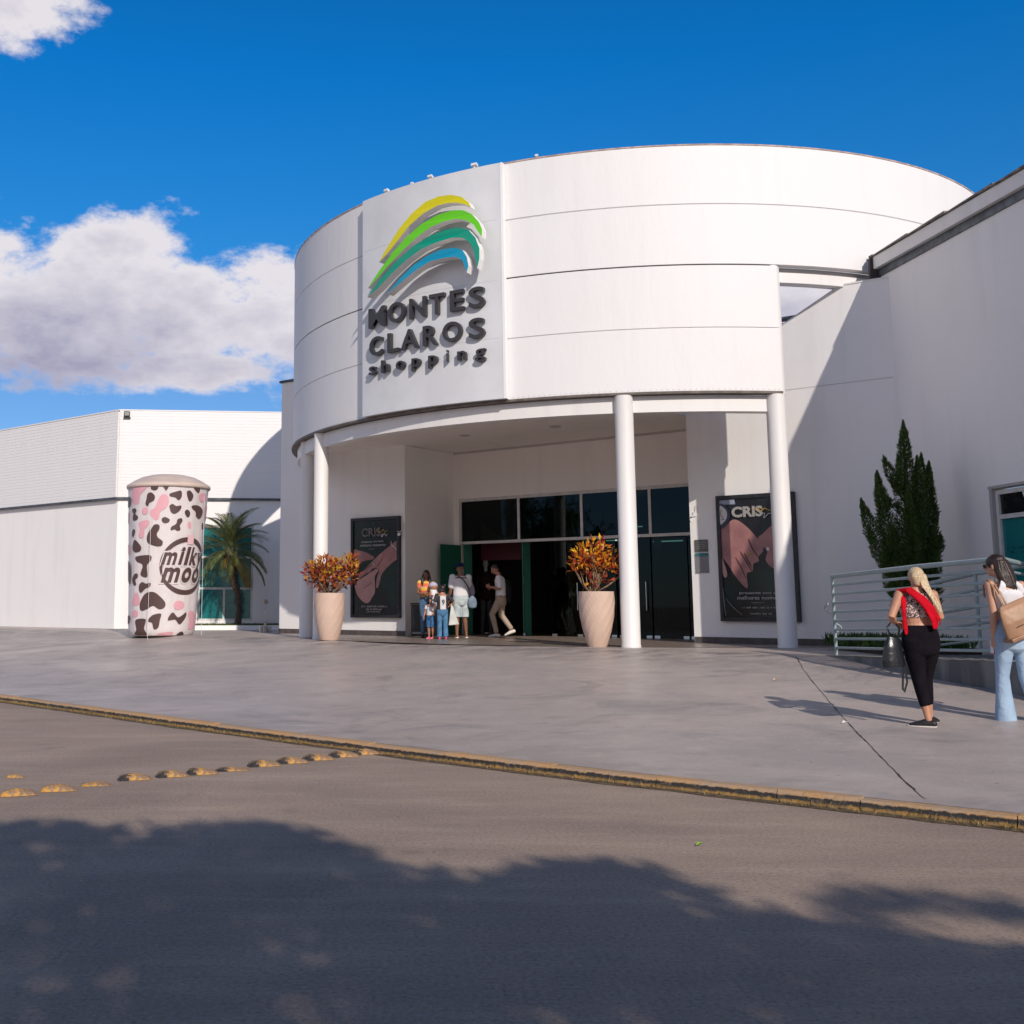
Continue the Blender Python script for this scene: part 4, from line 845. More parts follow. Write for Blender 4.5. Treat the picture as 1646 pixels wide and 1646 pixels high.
def cup_patch(pts, mi, off, nn=4):
    """printed patch: sheet coordinates of the artwork wrapped on the cup"""
    mb.mi = mi; L_ = []
    for p in catmull([(x, y, 0) for x, y in pts], nn):
        xx, yy = 160 + p.x * .1944, 740 + p.y * .1944
        z = (1022 - yy) * 0.01643; t = (1020 - yy) / 232; cx = 258 + 6.5 * t; hw = 51 + 13.5 * t
        a = math.asin(max(-0.999, min(0.999, (xx - cx) / hw))); L_.append((a, max(0.02, min(3.80, z))))
    # tessellate so that the patch follows the curvature
    c = (sum(a for a, _ in L_) / len(L_), sum(z for _, z in L_) / len(L_))
    f = bmesh.new(); vs = [f.verts.new((a, z, 0)) for a, z in L_]; fc = f.faces.new(vs); bmesh.ops.triangulate(f, faces=[fc], ngon_method='EAR_CLIP')
    for _ in range(2): bmesh.ops.subdivide_edges(f, edges=[e for e in f.edges if (e.verts[0].co - e.verts[1].co).length > 0.12], cuts=1)
    bmesh.ops.triangulate(f, faces=f.faces)
    mp_ = {v: mb.bm.verts.new(cupt(v.co.x, v.co.y, off)) for v in f.verts}
    for q_ in f.faces: mb.face([mp_[v] for v in q_.verts])
    f.free(); mb.mi = 0
DK = [[(395,280),(405,250),(450,255),(450,280),(425,295)],[(490,245),(535,245),(530,275),(512,292)],[(370,320),(400,310),(428,340),(420,375),(385,395),(375,420),(355,400),(362,360)],[(545,320),(600,300),(635,295),(640,340),(615,370),(590,350),(550,342)],[(680,300),(705,288),(732,320),(725,360),(705,375),(690,350)],[(545,415),(570,402),(600,418),(637,412),(632,445),(590,480),(560,470),(548,440)],[(668,455),(690,442),(710,465),(705,495),(688,503),(672,480)],[(722,410),(770,402),(812,430),(808,480),(785,508),(760,490),(755,455),(730,435)],[(487,520),(510,507),(548,525),(540,548),(510,555),(490,540)],[(600,560),(610,525),(640,513),(650,535),(630,570),(635,605),(610,615),(590,605),(560,612),(562,585)],[(247,440),(270,430),(285,450),(275,475),(298,500),(290,525),(262,528),(255,495),(260,470)],[(405,600),(430,567),(465,570),(470,600),(450,640),(460,670),(497,700),(488,735),(440,738),(385,715),(372,680),(378,640)],[(255,610),(268,596),(278,620),(265,660),(253,645)],[(270,690),(285,688),(328,740),(322,775),(285,785),(262,760),(262,720)],[(285,825),(330,812),(405,812),(410,850),(380,890),(385,975),(360,983),(330,960),(345,900),(335,875),(300,860)],[(222,860),(240,870),(255,930),(250,1035),(228,1000)],[(265,1000),(280,960),(305,955),(308,985),(290,1005),(298,1040),(280,1048)],[(322,1045),(345,1022),(375,1035),(410,1030),(405,1060),(370,1075),(340,1105),(322,1090)],[(335,1180),(370,1115),(430,1100),(480,1130),(528,1185),(520,1225),(480,1235),(435,1210),(390,1235),(350,1248),(333,1230)],[(405,1310),(440,1280),(497,1272),(490,1320),(478,1380),(445,1393),(430,1345),(402,1335)],[(550,1325),(560,1290),(590,1262),(625,1300),(660,1285),(690,1262),(692,1290),(670,1330),(640,1357),(610,1320),(585,1320)],[(300,1330),(330,1312),(380,1315),(378,1350),(370,1390),(385,1440),(290,1440),(310,1400)],[(810,545),(825,540),(828,580),(810,590)],[(207,330),(235,345),(235,400),(208,412)],[(735,262),(785,262),(780,295),(765,298)],[(625,1442),(650,1415),(670,1418),(680,1442)],[(235,1290),(258,1300),(255,1340),(240,1355)]]
PK = [[(245,300),(265,265),(360,265),(330,300),(305,340),(300,390),(270,400),(250,360)],[(450,380),(480,330),(520,330),(540,380),(520,430),(490,450),(470,470),(460,520),(430,530),(395,490),(395,455),(430,430)],[(330,440),(370,430),(375,470),(350,485),(330,470)],[(305,550),(370,530),(390,550),(375,580),(350,605),(350,650),(325,675),(305,650),(315,600)],[(785,310),(830,300),(845,340),(820,370),(790,360)],[(830,410),(856,400),(856,530),(840,500)],[(695,545),(718,545),(720,590),(700,590)],[(275,1150),(295,1105),(325,1140),(328,1195),(290,1210),(270,1190)],[(595,1200),(620,1172),(665,1178),(675,1220),(640,1240),(605,1235)],[(275,1260),(300,1245),(322,1270),(305,1300),(278,1295)],[(712,1260),(745,1255),(765,1290),(760,1370),(740,1395),(710,1390),(718,1320)],[(485,1425),(585,1415),(580,1440),(480,1442)],[(208,460),(225,470),(222,540),(208,530)],[(218,720),(240,735),(238,790),(220,790)]]
for p_ in PK: cup_patch(p_, 2, 0.012)
for p_ in DK: cup_patch(p_, 1, 0.016)
# prints on the far side
for k in range(16):
    a0 = random.uniform(1.9, 4.4); z0 = 0.4 + 3.2 * (k / 16); s = random.uniform(0.12, 0.24); rr = [s * random.uniform(0.6, 1.2) for _ in range(8)]
    mb.mi = 1 if k % 3 else 2; cv_ = mb.verts([cupt(a0, z0, 0.014)]); rg = mb.verts([cupt(a0 + rr[i // 3 % 8] * math.cos(i * math.pi / 12), z0 + rr[i // 3 % 8] * math.sin(i * math.pi / 12), 0.014) for i in range(24)])
    for i in range(24): mb.face([cv_[0], rg[i], rg[(i + 1) % 24]])
mb.mi = 0
wb(mb, 'cup_body', [CUPW, CUPB, CUPP], cup, smooth='auto')
# logo ring and words, wrapped on the cup; s = arc length from the logo centre
LA, LZ, LR = 0.62, (1022 - 913.5) * 0.01643, 0.70
def logo(sx, sz, off=0.02): z = LZ + sz; return cupt(LA + sx / crad(z), z, off)
def ring_part(a0, a1, r0, r1, off, m, name):
    mb = MB(); pr = None; n_ = int(abs(a1 - a0) / 4) + 2
    for i in range(n_):
        a = R_(a0 + (a1 - a0) * i / (n_ - 1)); w = 0.5 * math.sin(math.pi * (i + 0.3) / (n_ - 0.4)) ** 0.4 * (r1 - r0); rm = (r0 + r1) / 2
        cur = mb.verts([logo((rm - w) * math.cos(a), (rm - w) * math.sin(a), off), logo((rm + w) * math.cos(a), (rm + w) * math.sin(a), off)])
        if pr: mb.face([pr[0], pr[1], cur[1], cur[0]])
        pr = cur
    return wb(mb, name, m, cup, smooth=True)
ring_part(-20, 205, 0.615, 0.735, 0.020, CUPB, 'logo_ring'); ring_part(-158, -22, 0.615, 0.735, 0.020, CUPB, 'logo_ring')
mb = MB(); pr = None
for i in range(5):
    sx = -0.04 + 0.05 * i; cur = mb.verts([logo(sx, 0.55, 0.024), logo(sx, 0.80, 0.024)])
    if pr: mb.face([pr[0], pr[1], cur[1], cur[0]])
    pr = cur
st = wb(mb, 'straw_patch', mat('pale_pink_print', (0.75, 0.50, 0.52), 0.45), cup)
for dz in (0.60, 0.68, 0.75):
    mb = MB(); mb.quad(logo(-0.04, dz, 0.027), logo(0.16, dz, 0.027), logo(0.16, dz + 0.022, 0.027), logo(-0.04, dz + 0.022, 0.027)); child_of_part(mb, 'straw_stripe', CUPP, st)
def cup_word(txt, s0, s1, z0, z1, z1x):
    """each letter fat and slanted with a pale halo"""
    WD = {'m': 1.55, 'i': .62, 'l': .60, 'k': 1, 'y': 1, 'o': 1.0}; tot = sum(WD[c] for c in txt); x = s0
    for c in txt:
        w = WD[c] / tot * (s1 - s0)
        top = z1 if c in 'ilk' else z1x; lowz = z0 - (0.16 if c == 'y' else 0)
        for off_, m, of, name in ((0.095, CUPW, 0.023, 'letter_halo'), ({'m': 0.034, 'i': 0.026}.get(c, 0.042), CUPB, 0.029, 'letter')):
            v, f = text_mesh(c, 1.0, 0.0, off_, 0.0, res=5); v0, _ = text_mesh(c, 1.0, 0.0, 0.0, 0.0, res=2); a, b, lo_, hi = bounds(v0)
            sx = (w * 0.74) / max(b - a, 0.05); sx = min(sx, 0.62)
            mbx = MB(); cx_ = x + w / 2
            def fn(X_, Y_, Z_):
                zz_ = lowz + 0.04 + (Y_ - lo_) / (hi - lo_) * (top - lowz - 0.08); ss = cx_ + (X_ - (a + b) / 2) * sx + (zz_ - z0) * 0.22 - 0.04
                return logo(ss, zz_, of)
            add_vf(mbx, v, f, fn); wb(mbx, name, m, cup)
        x += w
cup_word('milky', -0.68, 0.60, 0.0, 0.50, 0.36)
cup_word('moo', -0.66, 0.50, -0.44, 0.0, -0.03)
mb = MB(); lc = CUPC + rd * 0.09; pr_ = [(1.02, 3.80), (1.075, 3.80), (1.10, 3.84), (1.09, 3.90), (1.04, 3.93), (0.90, 4.02), (0.70, 4.12), (0.45, 4.18), (0.2, 4.20), (0.001, 4.205)]
mb.lathe([(r, CZ + z) for r, z in pr_], 0, 2 * math.pi, 96, (lc.x, lc.y)); wb(mb, 'cup_lid', CUPL, cup, smooth=True)
def rope(p0, p1, label):
    mb = MB(); mb.loft([p0, p1], [0.0055] * 2, 6); o = mb.build('guy_rope', mat('rope_white', (0.7, 0.66, 0.64), 0.7)); tag(o, label, 'rope', 'ropes holding the inflatable cup')
rope((-5.72, 29.36, CZ + 2.9), (-5.72, 29.36, ground_h(-5.7, 29.36)), 'thin white rope hanging down the front of the inflatable cup')
rope((-4.50, 30.2, CZ + 3.75), (-4.50, 30.2, ground_h(-4.5, 30.2)), 'thin white rope at the right side of the inflatable cup')

# ================================================================== RAISED RAMP, RAILING, PLANTER AT RIGHT
CONC = mat('bare_concrete', (0.20, 0.195, 0.19), 0.85, var=0.45, vscale=1.2, bump=0.5, bscale=30, stretch=(3, 3, 0.7))
Rp = [(7.02, 18.2, 0.665), (7.15, 15.9, 0.72), (7.42, 13.95, 0.775), (7.45, 12.6, 0.78)]
mb = MB(); prev = None
path = [Vector(p) for p in Rp] + [Vector((9.9, 12.4, 0.78))]
rt = empty('ramp', (7.2, 16, 0.3), 0, 'low raised concrete ramp beside the side wing with a dark stained edge wall', 'ramp')
mb = MB()
outer = [(7.0, 18.3), (7.02, 18.0), (7.15, 15.9), (7.42, 13.95), (7.5, 12.5), (9.95, 12.5), (9.75, 18.3)]
zt = [0.655, 0.665, 0.72, 0.775, 0.78, 0.78, 0.66]
T = mb.verts([(x, y, z) for (x, y), z in zip(outer, zt)]); B = mb.verts([(x, y, 0.0) for x, y in outer])
mb.face(T)
for i in range(len(outer)): mb.face([B[i], B[(i + 1) % len(outer)], T[(i + 1) % len(outer)], T[i]])
bmesh.ops.triangulate(mb.bm, faces=[f for f in mb.bm.faces if len(f.verts) > 4])
wb(mb, 'ramp_slab', CONC, rt)
mb = MB()
for i in range(4):
    a, b = Vector((*outer[i], zt[i])), Vector((*outer[i + 1], zt[i + 1])); d = (b - a).normalized(); s = Vector((-d.y, d.x, 0)); s = s if s.x > 0 else -s
    v = [a - s * 0.01, b - s * 0.01, b + s * 0.14, a + s * 0.14]; mb.quad(*[p + Vector((0, 0, 0.006)) for p in v])
wb(mb, 'ramp_edge', mat('pale_edge', (0.34, 0.31, 0.29), 0.8, var=0.3, vscale=5), rt)
RAILM = mat('rail_paint', (0.30, 0.37, 0.38), 0.4, var=0.12, vscale=9)
def railing(pts, top, nr, label, posts=None, ends=(True, True), r=0.020):
    t = empty('railing', pts[0], 0, label, 'railing', 'grey green pipe railings of the ramp')
    P_ = [Vector(p) for p in pts]
    hs = [top * (0.10 + 0.90 * k / nr) for k in range(nr + 1)]
    for i, p in enumerate(P_):
        mb = MB(); mb.loft([p + Vector((0, 0, -0.01)), p + Vector((0, 0, top))], [0.024] * 2, 12); wb(mb, 'post', RAILM, t, smooth='auto')
    for k, h_ in enumerate(hs):
        rr = 0.034 if k == nr else r
        mb = MB(); mb.loft([p + Vector((0, 0, h_)) for p in P_], [rr] * len(P_), 10); wb(mb, 'handrail' if k == nr else 'rail_bar', RAILM, t, smooth='auto')
    return t
t = railing([(7.04, 17.95, 0.665), (7.16, 15.35, 0.735), (7.44, 13.95, 0.775)], 1.20, 8, 'front pipe railing standing on the ramp edge behind the blonde woman')
for i, (dz, rr) in enumerate(((0.72, 0.075), (0.42, 0.06))):
    mb = MB(); c = [(7.02 - 0.05 - rr * math.sin(k * math.pi / 8) * (1 if i == 0 else -1.2) + (0 if i == 0 else 0.09), 17.93, 0.665 + dz + rr - 2 * rr * k / 8) for k in range(9)]
    mb.loft(c, [0.014] * 9, 8, 'round'); wb(mb, 'rail_return', RAILM, t, smooth=True)
railing([(7.44, 13.80, 0.775), (9.35, 16.55, 0.775)], 1.20, 8, 'pipe railing running from the ramp corner towards the side wall window')
railing([(8.3, 18.0, 0.68), (8.35, 16.2, 0.85), (8.75, 14.6, 1.0)], 1.02, 4, 'rear pipe railing seen through the front railing beside the conifer')
mb = MB(); mb.prism([(8.0, 18.6), (9.6, 18.6), (9.75, 21.2), (8.2, 20.9)], 'z', 0.5, 0.74); o = mb.build('planting_bed', mat('dark_soil', (0.05, 0.036, 0.026), 0.95, var=0.4, vscale=8, bump=0.8)); tag(o, 'dark soil bed at the foot of the conifer by the side wall', 'flower bed', kind='structure')
# curb of the planter by the left wing
t = empty('planter_wall', (-4.5, 36.0, ZP), 0, 'low white planter wall in front of the palm tree', 'low wall')
mb = MB(MBf); mb.box(1.1, 6.6, -2.35, -2.2, 0.5, 0.79); mb.box(1.1, 1.25, -2.2, -0.03, 0.5, 0.789); wb(mb, 'planter_curb', WHITE, t)
mb = MB(MBf); mb.box(1.25, 6.6, -2.2, -0.02, 0.45, 0.76); o = mb.build('planter_soil', mat('lawn_soil', (0.07, 0.06, 0.03), 0.95, var=0.4, vscale=5)); tag(o, 'soil inside the white planter under the palm', 'soil', kind='structure')
# ================================================================== PLANTS
def leafmat(name, cols, rough=0.45, zramp=None):
    """leaf colours vary from leaf to leaf (random per island)"""
    m = bpy.data.materials.new(name); m.use_nodes = True; nt = m.node_tree; p = nt.nodes['Principled BSDF']
    ge = nt.nodes.new('ShaderNodeNewGeometry'); r = nt.nodes.new('ShaderNodeValToRGB'); r.color_ramp.interpolation = 'LINEAR'
    els = r.color_ramp.elements; els[0].position = 0; els[0].color = (*cols[0], 1); els[1].position = 1; els[1].color = (*cols[-1], 1)
    for i, c in enumerate(cols[1:-1]): e = els.new((i + 1) / (len(cols) - 1)); e.color = (*c, 1)
    src = ge.outputs['Random Per Island']
    if zramp:
        t = nt.nodes.new('ShaderNodeTexCoord'); sx = nt.nodes.new('ShaderNodeSeparateXYZ'); nt.links.new(t.outputs['Object'], sx.inputs[0])
        mr = nt.nodes.new('ShaderNodeMapRange'); nt.links.new(sx.outputs[2], mr.inputs[0]); mr.inputs[1].default_value = zramp[0]; mr.inputs[2].default_value = zramp[1]
        a = nt.nodes.new('ShaderNodeMath'); a.operation = 'MULTIPLY_ADD'; nt.links.new(src, a.inputs[0]); a.inputs[1].default_value = 0.8
        b = nt.nodes.new('ShaderNodeMath'); b.operation = 'MULTIPLY'; nt.links.new(mr.outputs[0], b.inputs[0]); b.inputs[1].default_value = 0.28
        nt.links.new(b.outputs[0], a.inputs[2]); src = a.outputs[0]
    nt.links.new(src, r.inputs[0]); nt.links.new(r.outputs[0], p.inputs['Base Color']); p.inputs['Roughness'].default_value = rough
    tr = nt.nodes.new('ShaderNodeBsdfTranslucent'); nt.links.new(r.outputs[0], tr.inputs[0]); mx = nt.nodes.new('ShaderNodeMixShader'); mx.inputs[0].default_value = 0.3
    nt.links.new(p.outputs[0], mx.inputs[1]); nt.links.new(tr.outputs[0], mx.inputs[2]); nt.links.new(mx.outputs[0], nt.nodes['Material Output'].inputs[0])
    MATS[name] = m; return m
def leaf(mb, p, d, up, L_, w, fold=0.25, bend=0.2):
    d = d.normalized(); s = d.cross(up)
    if s.length < 1e-4: s = Vector((1, 0, 0))
    s.normalize(); n = s.cross(d)
    a = p; b1 = p + d * L_ * 0.45 + s * w * .5 + n * w * fold; b2 = p + d * L_ * 0.45 - s * w * .5 + n * w * fold; m = p + d * L_ * 0.45; c = p + d * L_ - n * L_ * bend
    v = mb.verts([a, b1, m, b2, c]); mb.face([v[0], v[2], v[1]]); mb.face([v[0], v[3], v[2]]); mb.face([v[1], v[2], v[4]]); mb.face([v[2], v[3], v[4]])
def rv(): 
    while True:
        v = Vector((random.uniform(-1, 1), random.uniform(-1, 1), random.uniform(-1, 1)))
        if 0.05 < v.length < 1: return v.normalized()
BARK = mat('croton_stem', (0.30, 0.19, 0.12), 0.8, var=0.4, vscale=20)
CLAY = NT('pot_stone'); n_ = CLAY.noise(2, 5); n2_ = CLAY.noise(35, 6, 0.7); CLAY.bump(n2_, 0.25, 0.01)
CLAY = CLAY.out(CLAY.mix(CLAY.rng(n_, 0.3, 0.7), (0.62, 0.45, 0.355), (0.54, 0.39, 0.31)), 0.7)
def pot_plant(x, y, H, rt, rb, label, crown, seed, spiral, cmat, nleaf, leafsz):
    random.seed(seed); z0 = ground_h(x, y); t = empty('potted_plant', (x, y, z0), 0, label, 'potted plant', 'potted crotons in tall stone coloured pots')
    mb = MB(); n, m = 24, 15; rings = []
    for j in range(m + 1):
        v = j / m; r = rb + (rt - rb) * (1 - (1 - v) ** 1.9) + 0.02 * math.sin(v * math.pi)
        am = lambda i: r * (1 + (0 if j in (0, m) else (spiral if i % 2 else -spiral * .4) + 0.012 * noise.noise(Vector((i, j, seed)))))
        rings.append(mb.verts([(am(i) * math.cos(2 * math.pi * (i + 0.5 * j) / n), am(i) * math.sin(2 * math.pi * (i + 0.5 * j) / n), H * v) for i in range(n)]))
    for j in range(m):
        for i in range(n):
            a, b, c, d = rings[j][i], rings[j][(i + 1) % n], rings[j + 1][(i + 1) % n], rings[j + 1][i]
            mb.face([a, b, d]); mb.face([b, c, d])
    inn = mb.verts([((rt - 0.035) * math.cos(2 * math.pi * (i + 0.5 * m) / n), (rt - 0.035) * math.sin(2 * math.pi * (i + 0.5 * m) / n), H) for i in range(n)])
    dn = mb.verts([((rt - 0.05) * math.cos(2 * math.pi * (i + 0.5 * m) / n), (rt - 0.05) * math.sin(2 * math.pi * (i + 0.5 * m) / n), H - 0.08) for i in range(n)])
    for i in range(n): mb.face([rings[m][i], rings[m][(i + 1) % n], inn[(i + 1) % n], inn[i]]); mb.face([inn[i], inn[(i + 1) % n], dn[(i + 1) % n], dn[i]])
    mb.face(rings[0][::-1]); mb.build('pot', CLAY, t)
    mb = MB(); mb.lathe([(rt - 0.05, H - 0.07), (rt * .5, H - 0.05), (0.001, H - 0.045)], n=24); mb.build('soil', mat('dark_soil', (0.05, 0.036, 0.026), 0.95, var=0.4, vscale=8, bump=0.8), t)
    st = MB(); lf = MB()
    for k, (cx, cz, rx, rz) in enumerate(crown):
        base = Vector((random.uniform(-.12, .12), random.uniform(-.12, .12), H - 0.06)); tip = Vector((cx, random.uniform(-.1, .1), H + cz))
        for b in range(3):
            e = tip + Vector((random.uniform(-1, 1) * rx * .8, random.uniform(-1, 1) * rx * .7, random.uniform(-.6, .6) * rz)); md = base.lerp(e, 0.5) + Vector((random.uniform(-.05, .05), random.uniform(-.05, .05), -0.02))
            st.loft([base + Vector((random.uniform(-.03, .03), random.uniform(-.03, .03), 0)), md, e], [0.014, 0.011, 0.005], 6)
        for _ in range(int(nleaf * rx * rz / 0.05)):
            u = rv() * random.random() ** 0.4; p = tip + Vector((u.x * rx, u.y * rx, u.z * rz)); d = (u + Vector((0, 0, 0.55)) + rv() * 0.5)
            leaf(lf, p, d, rv(), leafsz * random.uniform(0.7, 1.3), leafsz * 0.42, 0.2, 0.25)
    st.build('stems', BARK, t, smooth=True); lf.build('foliage', cmat(H), t, raw=True)
    return t
CR1 = lambda H: leafmat('croton_red_yellow', [(0.02, 0.03, 0.008), (0.14, 0.010, 0.010), (0.36, 0.03, 0.015), (0.60, 0.13, 0.02), (0.80, 0.38, 0.01), (0.88, 0.60, 0.03)], 0.35, (H + 0.1, H + 0.85))
CR2 = lambda H: leafmat('croton_dark_orange', [(0.02, 0.035, 0.01), (0.08, 0.012, 0.012), (0.26, 0.03, 0.02), (0.52, 0.12, 0.05), (0.62, 0.28, 0.02), (0.66, 0.44, 0.03)], 0.35, (H + 0.15, H + 0.75))
pot_plant(4.17, 22.05, 1.03, 0.33, 0.17, 'faceted stone pot with a red and yellow croton beside the middle column', [(-.22, .62, .26, .22), (0.0, .80, .26, .20), (.26, .55, .26, .22), (.05, .55, .34, .22), (-.33, .45, .15, .14), (.42, .36, .14, .13), (.02, .2, .2, .12)], 3, 0.014, CR1, 70, 0.13)
pot_plant(-1.04, 26.15, 1.04, 0.335, 0.21, 'stone pot with a dark orange croton in front of the left columns', [(-.36, .48, .22, .22), (-.12, .60, .26, .20), (.18, .52, .22, .2), (.42, .64, .22, .22), (.52, .40, .16, .2), (-.05, .38, .34, .18), (.25, .30, .2, .16), (-.3, .28, .2, .16), (0, .12, .22, .12)], 5, 0.008, CR2, 100, 0.14)
# palm -------------------------------------------------------------------
random.seed(11)
pt = empty('palm_tree', (-4.45, 36.9, 0.76), 0, 'small palm tree with drooping fronds in the planter beside the inflatable cup', 'palm tree')
mb = MB(); pp = [Vector((0.10 * math.sin(k * .5) - 0.02 * k + 0.09, 0, 0.22 * k)) for k in range(12)]
mb.loft(pp, [0.13, 0.10, 0.09, 0.095, 0.10, 0.11, 0.12, 0.13, 0.145, 0.16, 0.17, 0.12], 14)
for k in range(120):
    i = random.uniform(2, 11); p = pp[int(i)]; a = random.uniform(0, 6.28); r = 0.09 + 0.008 * i; leaf(mb, p + Vector((r * math.cos(a), r * math.sin(a), random.uniform(-.1, .1))), Vector((math.cos(a) * .5, math.sin(a) * .5, 1)), Vector((math.cos(a), math.sin(a), 0)), 0.16, 0.05, 0, 0)
mb.build('trunk', mat('palm_bark', (0.10, 0.07, 0.05), 0.9, var=0.5, vscale=14, bump=0.8, bscale=25), pt)
PALM = leafmat('palm_leaf', [(0.06, 0.09, 0.03), (0.11, 0.15, 0.05), (0.19, 0.21, 0.08), (0.32, 0.29, 0.12)], 0.4); PALMD = leafmat('palm_leaf_dry', [(0.30, 0.17, 0.04), (0.42, 0.27, 0.06), (0.22, 0.14, 0.05)], 0.6)
top = pp[-1]
for k in range(40):
    a = k * 2.399963; e0 = R_(88 - 118 * (k / 40) ** 1.0); L_ = random.uniform(1.3, 1.75) * (0.8 if k < 5 else 1); h0 = Vector((math.cos(a), math.sin(a), 0)); m = 16; P_ = []; p = top + Vector((0, 0, 0.10 - 0.2 * k / 34)); e = e0
    mb = MB(); rib = []
    for i in range(m + 1):
        rib.append(p.copy()); dr = h0 * math.cos(e) + Vector((0, 0, math.sin(e))); p = p + dr * L_ / m; e -= R_(3.0 + 2.2 * i / m * (1.6 if k > 12 else 1.0))
    mb.loft(rib, [0.014 - 0.0007 * i for i in range(m + 1)], 5)
    for i in range(3, m + 1):
        dr = (rib[i] - rib[i - 1]).normalized(); sd = dr.cross(Vector((0, 0, 1))); sd = sd.normalized() if sd.length > .05 else Vector((-h0.y, h0.x, 0)); ll = 0.40 * math.sin(math.pi * (0.25 + 0.72 * i / (m + 1))) + 0.06
        for q_ in (0, 0.5):
            for s_ in (-1, 1):
                b = rib[i - 1].lerp(rib[i], q_); leaf(mb, b, dr * 0.85 + sd * s_ * 0.75 + Vector((0, 0, 0.30 if k < 26 else -0.1)), Vector((0, 0, 1)) , ll * random.uniform(.85, 1.1), 0.030, 0.2, 0.12)
    mb.build('frond', PALMD if k in (37, 39) else PALM, pt, raw=True)
mb = MB()
for k in range(46):
    a = random.uniform(0, 6.28); leaf(mb, top + Vector((-.10, -.12, -0.25)), Vector((math.cos(a) * .3 - 0.25, math.sin(a) * .3 - 0.2, -1)), rv(), random.uniform(.2, .42), 0.03, 0.1, 0.05)
mb.build('flower_cluster', leafmat('palm_inflorescence', [(0.50, 0.27, 0.05), (0.62, 0.38, 0.08)], 0.7), pt, raw=True)
# conifer ---------------------------------------------------------------------
random.seed(5)
ct = empty('conifer', (9.0, 19.55, 0.70), 0, 'dark green twisted conifer with pointed spires in the corner by the ramp', 'conifer')
CON = leafmat('conifer_needles', [(0.022, 0.045, 0.010), (0.045, 0.090, 0.016), (0.08, 0.14, 0.026), (0.13, 0.20, 0.04)], 0.6)
mb = MB(); mb.loft([(0, 0, 0), (0.02, 0, 1.2), (0.02, 0, 2.6), (0.03, 0, 3.4)], [0.09, 0.07, 0.045, 0.02], 10)
mb.build('trunk', mat('conifer_bark', (0.08, 0.05, 0.035), 0.9), ct)
SPX = lambda px: (px - 604) / 1856 * 19.55 - 9.0
SPZ = lambda py: 1.45 + (970 - py) / 1856 * 19.75 - 0.70
spires = [((1462, 683), 0.17, (1458, 900)), ((1432, 738), .08, (1458, 800)), ((1412, 765), .13, (1436, 900)), ((1417, 768), .10, (1445, 930)), ((1389, 808), .14, (1440, 930)), ((1422, 848), .12, (1440, 960)), ((1480, 740), .12, (1470, 900)),
          ((1496, 733), .12, (1475, 900)), ((1510, 746), .15, (1482, 920)), ((1512, 790), .15, (1485, 950)), ((1432, 770), .06, (1460, 810)), ((1434, 800), .07, (1460, 830)), ((1452, 790), .14, (1455, 960)), ((1474, 800), .15, (1468, 960)), ((1500, 850), .15, (1478, 980)),
          ((1440, 870), .15, (1452, 1000)), ((1465, 870), .17, (1465, 1010)), ((1490, 880), .16, (1475, 1010)), ((1410, 880), .12, (1445, 985)), ((1424, 910), .14, (1450, 1010)), ((1512, 865), .07, (1495, 900)), ((1405, 850), .09, (1430, 930)), ((1445, 740), .07, (1460, 800))]
mb = MB()
for (tx, ty), r, (bx, by) in spires:
    r *= 0.98 if ty < 860 else 1.12
    dep = random.uniform(-.28, .28); T_ = Vector((SPX(tx), dep if r < 0.16 else 0, SPZ(ty))); B_ = Vector((SPX(bx), dep * .4, SPZ(by))); ax = T_ - B_; Ls = ax.length; n_ = int(1500 * Ls * r / 0.12 / 1.4) + 120
    for _ in range(n_):
        v = random.random() ** 0.85; rad = r * (1.1 * min(1.0, (1 - v) / 0.55) ** 0.85 * (0.75 + 0.25 * min(1, v / 0.3))) * (1 + 0.35 * noise.noise(Vector((tx * .1, v * 7, ty * .1))))
        bow = Vector((0.10 * (SPX(tx) - SPX(bx)), 0, 0)) * math.sin(math.pi * v)
        a = random.uniform(0, 6.283); q_ = random.random() ** 0.35; o = Vector((math.cos(a), math.sin(a) * 1.0, 0)) * rad * q_
        p = B_ + ax * v + o + bow; d = Vector((0, 0, 1)) + (o.normalized() * 0.9 + rv() * 0.45) * min(1.0, 0.12 + (1 - v) / 0.3); leaf(mb, p, d, rv(), random.uniform(.04, .095), 0.018, 0.3, 0.0)
mb.build('crown', CON, ct, raw=True)
# low dark ground cover around it
mb = MB()
for k in range(2600):
    x = random.uniform(8.0, 9.55); y = random.uniform(18.7, 21.0); leaf(mb, Vector((x, y, 0.73)), Vector((random.uniform(-.6, .6), random.uniform(-.6, .6), 1)), rv(), random.uniform(.08, .26), 0.05, 0.2, 0.2)
o = mb.build('ground_cover', CON, raw=True); tag(o, 'low dark green ground cover around the conifer', 'ground cover', kind='stuff')
GRS = leafmat('grass_blade', [(0.05, 0.08, 0.015), (0.09, 0.12, 0.02), (0.14, 0.15, 0.03)], 0.7)
mb = MB(MBf)
for k in range(5200): leaf(mb, Vector((random.uniform(1.3, 6.5), random.uniform(-2.15, -.1), 0.76)), Vector((random.uniform(-.5, .5), random.uniform(-.5, .5), 1)), rv(), random.uniform(.03, .10), 0.014, 0.1, 0.1)
o = mb.build('lawn_grass', GRS, raw=True); tag(o, 'short green grass in the planter under the palm', 'grass', kind='stuff')
